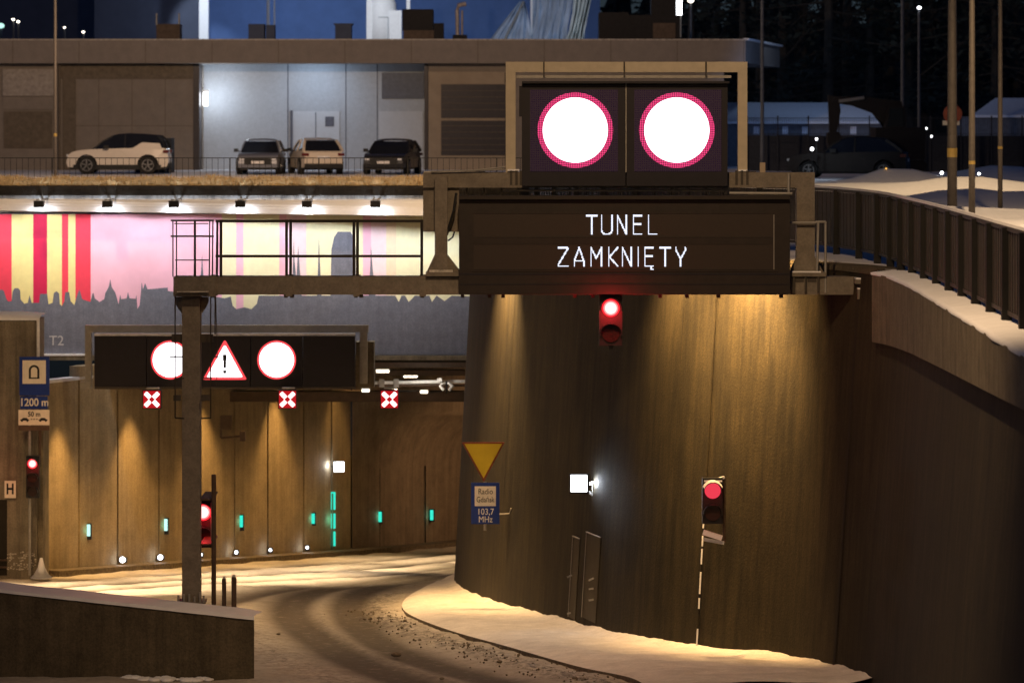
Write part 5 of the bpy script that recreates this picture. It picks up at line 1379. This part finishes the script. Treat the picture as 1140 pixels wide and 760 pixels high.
# ------------------------------------------------------------------ cars
def car(name, lab, cat, body, L=4.4, Wd=1.8, Hh=1.6, loc=(0, 0, 0), rz=0, rear_lit=False, float_roof=False, group="cars parked in front of the hall"):
    t = T(name, lab, cat, (0, 0, 0), group)
    w = Wd / 2; wr = 0.38 if float_roof else 0.34; fx, rx = -L / 2 + .85, L / 2 - .85; sill = .28; belt = Hh * .635
    def arc(cx): return [(cx + (wr + .07) * math.cos(a), wr + (wr + .07) * math.sin(a)) for a in [math.pi - math.pi * k / 10 for k in range(11)]]
    prof = [(-L / 2 + .06, .30), (fx - wr - .07, sill)] + arc(fx) + [(fx + wr + .07, sill), (rx - wr - .07, sill)] + arc(rx) + [(rx + wr + .07, sill), (L / 2 - .07, .32), (L / 2, .50), (L / 2 - .01, .72), (L / 2 - .07, belt - .04), (L / 2 - .17, belt + .04), (L / 2 - .6, belt + .05), (0, belt + .01), (-L * .16, belt - .01), (-L * .27, belt - .03), (-L / 2 + .55, belt - .07), (-L / 2 + .24, belt - .14), (-L / 2 + .08, belt - .26), (-L / 2 + .01, .58), (-L / 2, .46)]
    b = MB(); b.prism([(x, -w, z) for x, z in prof], (0, Wd, 0)); b.bevel(.07, 3, 60)
    for v in b.bm.verts:
        v.co.y *= (1 - .13 * min(1, abs(v.co.x) / (L / 2)) ** 4) * (1 - .10 * max(0, v.co.z - .6) ** 1.0 - .05 * max(0, .5 - v.co.z))
    b.build("body", body, t, tri=True)
    b = MB(); b.box((-L / 2 + .16, -w + .14, .20), (L / 2 - .16, w - .14, .5)); b.build("underbody", "car_trim", t)
    # greenhouse: lofted side outline, narrower towards the roof
    gb, gt = w - .09, w - .30
    low = belt - .03
    out = [(-L * .25, low - .03), (-L * .14, low + (Hh - low) * .55), (-L * .05, Hh - .08), (0.02, Hh - .03), (L * .10, Hh - .005), (L * .24, Hh - .02), (L * .40, Hh - .08), (L * .45, Hh - .28), (L / 2 - .10, low + .06)] if float_roof else [(-L * .20, low), (-L * .12, low + (Hh - low) * .52), (-L * .045, Hh - .09), (0.02, Hh - .03), (L * .10, Hh - .005), (L * .22, Hh - .03), (L * .33, Hh - .10), (L * .40, Hh - .30), (L / 2 - .14, low + .06)]
    hw = lambda z: gb + (gt - gb) * (max(0.0, z - low) / (Hh - low)) ** 1.25
    b = MB()
    ls = [b.bm.verts.new((x, -hw(z), z)) for x, z in out]; rs_ = [b.bm.verts.new((x, hw(z), z)) for x, z in out]
    b.bm.faces.new(ls); b.bm.faces.new(rs_[::-1])
    for k in list(range(0, 2)) + list(range(6, 8)): b.bm.faces.new((ls[k], rs_[k], rs_[k + 1], ls[k + 1]))
    b.bm.faces.new((ls[0], ls[-1], rs_[-1], rs_[0]))
    b.build("window_band", "car_glass", t, tri=True)
    rm_ = "car_black" if float_roof else body
    b = MB(); pr_ = None
    for x, z in out[2:7]:
        h_ = hw(z) + .012
        ring = [b.bm.verts.new(p) for p in ((x, -h_, z - .05), (x, -h_ + .02, z + .005), (x, -h_ * .6, z + .03), (x, 0, z + .038), (x, h_ * .6, z + .03), (x, h_ - .02, z + .005), (x, h_, z - .05))]
        if pr_:
            for k in range(6): b.bm.faces.new((pr_[k], pr_[k + 1], ring[k + 1], ring[k]))
        pr_ = ring
    b.build("roof", rm_, t, smooth=True)
    b = MB()
    for s in (-1, 1):
        for k in list(range(0, 2)) + list(range(6, 8)):
            (xa, za), (xb, zb_) = out[k], out[k + 1]; b.bar((xa, s * hw(za), za), (xb, s * hw(zb_), zb_), .055 if k < 3 else .10)
        xm = .32; b.bar((xm, s * (hw(low) + .004), low), (xm, s * (hw(Hh - .04) + .004), Hh - .04), .06)
    b.build("pillar", rm_, t)
    if float_roof:
        b = MB(); b.box((-L / 2 + .3, -w - .004, .2), (L / 2 - .3, w + .004, .40)); b.build("cladding", "car_trim", t)
        for s in (-1, 1):
            b = MB(); b.prism([(L * .14, s * (gb + .01), belt), (L / 2 - .26, s * (gb + .01), belt), (L / 2 - .36, s * (gb - .04), belt + .22), (L * .24, s * (gb - .04), belt + .26)], (0, s * .03, 0)); b.build("quarter_panel", body, t)
    for cx in (fx, rx):
        for s in (-1, 1):
            y = s * (w - .10)
            b = MB(); b.disc((cx, y - .11, wr), wr, .22, 24); ty = b.build("wheel", "tyre", t)
            b = MB(); yy = s * (w + .015); b.disc((cx, yy - .01, wr), wr * .66, .02, 20, wr * .56)
            for k in range(5):
                a = 2 * math.pi * k / 5 + .3; b.bar((cx, yy, wr), (cx + wr * .6 * math.cos(a), yy, wr + wr * .6 * math.sin(a)), .05, .02, up=(0, 1, 0))
            b.build("rim", "rim", ty)
    for s in (-1, 1):
        b = MB(); b.box((-L / 2 - .004, s * (w - .16), belt - .33), (-L / 2 + .30, s * (w - .50), belt - .24)); b.bevel(.02, 1); b.build("headlight", "lamp_glass", t)
        b = MB(); b.box((L / 2 - .22, s * (w - .03), belt - .17), (L / 2 + .006, s * (w - .30), belt - .06)); b.bevel(.02, 1); b.build("tail_light", "tail_red", t)
        b = MB(); b.box((-L * .13, s * (w + .03), belt), (-L * .08, s * (w + .20), belt + .14)); b.bevel(.03, 2); b.bar((-L * .10, s * (w - .08), belt + .02), (-L * .10, s * (w + .08), belt + .05), .04); b.build("mirror", "car_trim" if body != "car_beige" else "car_black", t)
    b = MB(); b.box((-L / 2 - .014, -w + .35, .42), (-L / 2 + .08, w - .35, .68)); b.build("grille", "car_trim", t)
    b = MB(); b.box((-L / 2 - .022, -.26, .46), (-L / 2 - .015, .26, .57)); b.build("number_plate", "plate_white", t)
    b = MB(); b.box((L / 2 + .008, -.26, .66), (L / 2 + .016, .26, .78)); b.build("number_plate", "plate_white", t)
    b = MB(); b.box((L / 2 - .06, -w + .12, .28), (L / 2 + .014, w - .12, .46)); b.build("bumper", "car_trim", t)
    if rear_lit:
        b = MB(); b.box((L / 2 - .55, -.06, Hh - .42), (L / 2 - .48, .08, Hh - .30)); b.build("brake_lamp", "brake_red", t)
    t.location = loc; t.rotation_euler = (0, 0, rz)
    return t
CD = 149.0
def cz(y=196): return 0.0
car("parked_car", "white crossover with black roof parked side on", "car", "car_white", 4.25, 1.8, 1.68, (PX(133, CD), CD, 0), 0, float_roof=True)
car("parked_car", "silver grey car facing the ramp under the bay lamp", "car", "car_grey", 4.4, 1.82, 1.46, (PX(291, CD), CD, 0), R(90))
car("parked_car", "beige car parked tail first with a red lamp in its rear window", "car", "car_beige", 4.4, 1.82, 1.50, (PX(351, CD), CD, 0), R(-78), rear_lit=True)
car("parked_car", "black car facing the ramp at the right end of the bay", "car", "car_black", 4.4, 1.88, 1.46, (PX(437, CD), CD, 0), R(82))
car("parked_car", "dark car with a bright front corner standing beside the excavator", "car", "digger", 4.6, 1.9, 1.6, (PX(945, 138), 138, 0), R(-12), group="cars parked on the snowy yard")
b = MB(); b.pbox(150, 154, 190.5, 194, 152, 153.5); b.m(1).pbox(184, 160, 186, 192, 151.9, 151.98); b.pbox(188, 160, 189, 192, 151.9, 151.98); tag(rebase(b.build("dark_container", ["board_dark", "galvanised"])), "dark box container standing behind the white crossover", "container")
light("yard_white", 'POINT', W(893, 150, 134), 60, (.8, .9, 1), radius=.1)
light("bay_side", 'SPOT', W(240, 90, 146), 250, (.8, .9, 1), W(272, 178, 149), 40, .6, .1)

# ------------------------------------------------------------------ excavator
ev = T("excavator", "dark excavator with raised boom parked on the snowy yard", "excavator", (PX(1000, 142), 142, 0))
E = 142.0
b = MB(); b.pbox(975, 142, 1030, 178, E, E + 2.2); b.bevel(.08, 2); b.build("body", "digger", ev)
b = MB(); b.prism([W(986, 144, E - .02), W(1009, 144, E - .02), W(1007, 118, E - .02), W(990, 118, E - .02)], (0, 1.1, 0)); cbn = b.build("cab", "digger", ev)
b = MB(); b.prism([W(988, 141, E - .05), W(1006, 141, E - .05), W(1005, 121, E - .05), W(991, 121, E - .05)], (0, .02, 0)); b.build("window", "car_glass", cbn)
for dd in (E + .1, E + 1.7):
    b = MB(); pts = [W(972, 190, dd), W(970, 184, dd), W(974, 178.5, dd), W(1028, 178.5, dd), W(1033, 184, dd), W(1030, 190, dd)]; b.prism(pts, (0, .5, 0)); b.bevel(.05, 1); b.build("track", "digger", ev)
b = MB(); b.prism([W(990, 150, E + .8), W(1006, 128, E + .8), W(1004, 113, E + .8), W(960, 107.5, E + .8), W(930, 107.5, E + .8), W(926, 114, E + .8), W(950, 118, E + .8), W(972, 126, E + .8), W(984, 138, E + .8)], (0, .5, 0)); b.build("boom", "digger", ev, tri=True)
b = MB(); b.prism([W(922, 106, E + .9), W(934, 108, E + .9), W(936, 124, E + .9), (W(931, 150, E + .9)), W(924, 150, E + .9)], (0, .35, 0)); b.build("stick", "digger", ev)
b = MB(); b.prism([W(922, 148, E + .7), W(934, 147, E + .7), W(940, 158, E + .7), W(936, 168, E + .7), W(924, 168, E + .7), W(921, 158, E + .7)], (0, .8, 0)); b.build("bucket", "digger", ev)
b = MB(); b.tube([W(962, 109, E + .75), W(934, 113, E + .75)], .07, 8); b.build("hydraulic_ram", "galvanised", ev)

# ------------------------------------------------------------------ far right: shed, fences, poles, signs, trees
sh = T("snowy_shed", "low shed with blue lit snow covered roof behind the mesh fence", "shed", W(905, 186, 168))
S = 168.0
b = MB(); b.pbox(700, 137, 985, 200, S, S + 6); b.build("wall", "shed_wall", sh)
b = MB(); b.prism([W(700, 138, S - .3), W(985, 138, S - .3), W(978, 117, S + 4) , W(700, 117, S + 4)], (0, 0, .12)); b.build("roof", "shed_snow", sh)
for x in (842, 874, 896, 950):
    b = MB(); b.pbox(x - 3.2, 141, x + 3.2, 150, S - .03, S - .005); b.build("window", "shed_snow", sh)
light("shed_light", 'SPOT', W(900, 60, S - 14), 620, (.36, .54, 1), W(900, 130, S), 85, .8, .3)
s2 = T("snowy_shed", "dim snow roofed shed half hidden behind the tall lamp posts", "shed", W(1120, 186, 168))
b = MB(); b.pbox(1070, 130, 1260, 200, S + 1, S + 6); b.build("wall", "shed_wall", s2)
b = MB(); b.prism([W(1082, 131, S + .7), W(1260, 131, S + .7), W(1240, 112, S + 4), W(1108, 112, S + 4)], (0, 0, .12)); b.build("roof", "shed_snow", s2)
light("shed_light", 'SPOT', W(1120, 60, S - 14), 160, (.45, .62, 1), W(1120, 125, S), 70, .8, .3)
bf = T("board_fence", "dark boarded fence along the back of the snowy yard", "fence", W(985, 190, 156))
x = 832
while x < 1250:
    b = MB(); b.pbox(x, 151 + rnd(-.4, .4), x + 33, 192, 156, 156.06); b.pbox(x - .8, 149, x + .8, 192, 155.94, 156.1); b.build("panel", "board_dark", bf); x += 34
mf = T("mesh_fence", "thin wire mesh fence standing in front of the sheds", "fence", W(985, 190, 154.5))
x = 832
while x < 1250:
    b = MB()
    for k in range(14): b.pbox(x + k * 2.43 - .17, 131, x + k * 2.43 + .17, 170, 154.5, 154.51)
    b.pbox(x - .7, 129, x + .7, 192, 154.48, 154.54); b.pbox(x, 131.3, x + 34, 131.9, 154.49, 154.52); b.pbox(x, 149, x + 34, 149.6, 154.49, 154.52); b.build("panel", "board_dark", mf); x += 34
# tall lamp posts in the yard
def lamp_post(x, yb, w, lab, tagy=None, base=False, clip=False):
    d = 2.4 * F / (yb - CY); t = T("lamp_post", lab, "lamp post", (PX(x, d), d, 0), "lamp posts along the yard")
    r = w / 2 * d / F
    b = MB(); b.tube([(PX(x, d), d, -.1), (PX(x, d), d, 3.2), (PX(x, d), d, 9.5)], [r * 1.05, r, r * .7], 14); b.build("pole", "pole_steel", t, smooth=True)
    b = MB(); b.tube([(PX(x, d), d, 9.45), (PX(x, d) - .5, d, 9.8), (PX(x, d) - 1.4, d, 9.9)], [r * .6, .04, .04], 8); b.build("arm", "pole_steel", t)
    b = MB(); b.box((PX(x, d) - 2.0, d - .14, 9.82), (PX(x, d) - 1.3, d + .14, 9.96)); b.bevel(.03, 2); b.build("lamp_head", "galvanised", t)
    if tagy:
        y0, y1 = tagy; b = MB(); b.tube([W(x, y0, d), W(x, y1, d)], r * 1.08, 14); b.build("number_band", "pole_tag", t)
    if base:
        b = MB(); b.box((PX(x, d) - .22, d - .22, -.02), (PX(x, d) + .22, d + .22, .10)); b.build("base_plate", "steel_brown", t)
    return t
lamp_post(1060, 237, 10.5, "thick tall lamp post with a yellow band, behind the metal fence", (165, 175))
lamp_post(1082, 243, 7.0, "medium tall lamp post, middle one of three behind the metal fence", (179, 183))
lamp_post(1113.5, 237, 5.2, "slim tall lamp post with a square base, furthest right", (163, 166), True)
lamp_post(61.5, 199.8, 3.6, "slim beige lamp post with a yellow tag before the hall", (148.5, 152))
for x, lab, yb in ((848.5, "thin grey mast beside the corner of the hall", 190), (1004.5, "thin grey mast rising behind the excavator", 189)):
    d = 152; b = MB(); b.tube([(PX(x, d), d, 0), (PX(x, d), d, 11)], [.085, .06], 8); tag(rebase(b.build("mast", "mast_grey")), lab, "mast", "masts behind the yard")
ne = T("round_sign", "round reddish road sign half hidden behind the thickest lamp post", "road sign", (PX(1060, 126), 126, 0))
b = MB(); b.disc((PX(1060.5, 126), 126, PZ(127, 126)), 10.5 * 126 / F, .03, 28); dsc = b.build("disc", "red_disc", ne)
b = MB(); b.pbox(1049.5, 134.5, 1068, 139.5, 126.0, 126.03); b.build("plate", "sign_white", ne)
b = MB(); b.tube([(PX(1060.5, 126), 126.06, 0), W(1060.5, 120, 126.06)], .035, 8); b.build("post", "galvanised", ne)
for x, y, d, m_, lab, r in ((1031.5, 143, 148, "lamp_white", "upper of two tiny white lights beside the excavator", 1.5), (1037, 152, 148, "lamp_white", "lower of two tiny white lights beside the excavator", 1.6), (1048.5, 192.5, 128, "lamp_white", "small bright white lamp on the snow left of the thick post", 3.0), (1090, 193.5, 128, "lamp_white", "small bright white lamp on the snow between two posts", 2.4), (986.5, 187.8, 127, "amber_dot", "tiny amber light on top of the snow heap", 1.5), (904, 166, 136, "lamp_white", "large white light at the front of the dark yard car", 3.2), (909, 155, 136, "lamp_white", "smaller white light above the front of the dark yard car", 2.2)):
    t = T("work_light", lab, "light", W(x, y + 3, d), "small lights on the snowy yard")
    c = W(x, y, d); b = MB(); bmesh.ops.create_uvsphere(b.bm, u_segments=12, v_segments=8, radius=r * .6 * d / F, matrix=Matrix.Translation(c)); b.build("bulb", m_, t, smooth=True)
    b = MB(); b.tube([(c.x, c.y + .03, max(0.0, c.z - 1.2)), (c.x, c.y + .03, c.z)], .02, 6); b.build("stand", "black_plastic", t)

# trees behind the yard
def tree(kind, seed):
    random.seed(seed)
    t = T("tree", "", "tree", (0, 0, 0), "dark trees behind the yard")
    hgt = 15
    b = MB(); b.tube([(0, 0, 0), (.15, .05, hgt * .4), (.05, 0, hgt * .75), (0, 0, hgt)], [.26, .2, .11, .03], 8)
    limbs = []
    for k in range(26):
        z = hgt * (.2 + .75 * k / 26); a = rnd(0, 6.28); l_ = (hgt - z) * .33 + .5
        e = (l_ * math.cos(a), l_ * math.sin(a), z + (l_ * .55 if kind else -l_ * .15)); limbs.append(((0, 0, z), e)); b.tube([(0, 0, z), e], [.06, .015], 5)
        if kind:
            for q in range(3):
                m_ = Vector((0, 0, z)).lerp(Vector(e), rnd(.4, .9)); b.tube([m_, m_ + Vector((rnd(-.9, .9), rnd(-.9, .9), rnd(.3, 1.2)))], [.025, .008], 4)
    b.build("trunk", "bark", t)
    b = MB()
    for (s, e) in limbs:
        s, e = Vector(s), Vector(e)
        for q in range(34 if not kind else 14):
            p = s.lerp(e, rnd(.2, 1.05)) + Vector((random.gauss(0, .3), random.gauss(0, .3), random.gauss(0, .22))); r = rnd(.10, .28) if not kind else rnd(.06, .16)
            u = Vector((random.gauss(0, 1), random.gauss(0, 1), random.gauss(0, .6))).normalized() * r; v = Vector((random.gauss(0, 1), random.gauss(0, 1), random.gauss(0, 1))).normalized() * r * .6
            b.face([p - u, p + v, p + u, p - v])
    b.build("crown", "needles", t)
    return t
protos = [tree(0, 3), tree(1, 5), tree(0, 11)]
random.seed(21)
spots = [(PX(x, d), d) for x, d in ((770, 196), (800, 205), (826, 188), (850, 200), (872, 190), (898, 204), (920, 186), (944, 197), (966, 188), (990, 203), (1012, 190), (1038, 200), (1060, 187), (1084, 199), (1106, 188), (1130, 204), (1150, 190), (790, 225), (840, 228), (890, 226), (938, 229), (986, 224), (1030, 230), (1076, 226), (1120, 228), (1165, 224), (735, 222), (690, 235))]
for i, (x, d) in enumerate(spots):
    p = protos[i % 3]; lab = ("dark spruce standing in the tree belt behind the yard", "dark bare twiggy tree standing in the tree belt behind the yard", "dark spruce standing in the tree belt behind the yard")[i % 3]
    s = rnd(.85, 1.25)
    if i < 3: p.location = (x, d, 0); p["label"] = lab; p.scale = (s * 1.2, s * 1.2, s); p.rotation_euler[2] = rnd(0, 6)
    else: dup(p, (x, d, 0), lab, rnd(0, 6), (s * 1.2, s * 1.2, s))
light("yard_cold", 'SPOT', W(930, -40, 160), 900, (.6, .75, 1), W(930, 120, 195), 90, .8, .3)
# distant woods behind everything
b = MB()
random.seed(4)
x = -160.0
while x < 200:
    b.tube([(x, 330 + rnd(-15, 15), 0), (x + rnd(-1, 1), 330, 8), (x + rnd(-2, 2), 330, rnd(11, 17))], [3.2, 2.6, .2], 7); x += rnd(1.4, 2.8)
tag(struct(b.build("woods", "needles"), 'stuff'), "far dark belt of woods on the horizon", "woods", kind='stuff')

# wall-top floodlights that wash the curved wall from behind the message board
for x, p, o_, zz in ((543, 5600, .50, .5), (800, 5200, 1.1, .8), (735, 2400, 1.1, .8), (855, 900, 1.1, .8)):
    wp_ = wall_pt(x, 54, 76); i = min(range(len(BASE)), key=lambda k: (BASE[k] - wp_).length); tan = (BASE[i + 1] - BASE[i - 1]).normalized(); n = Vector((-tan.y, tan.x))
    s_ = along(wp_, zz) + Vector((n.x, n.y, 0)) * o_
    light("wall_top_lamp", 'SPOT', s_, p, (1, .59, .22), along(wp_, -0.8), 84, 1.0, .1)
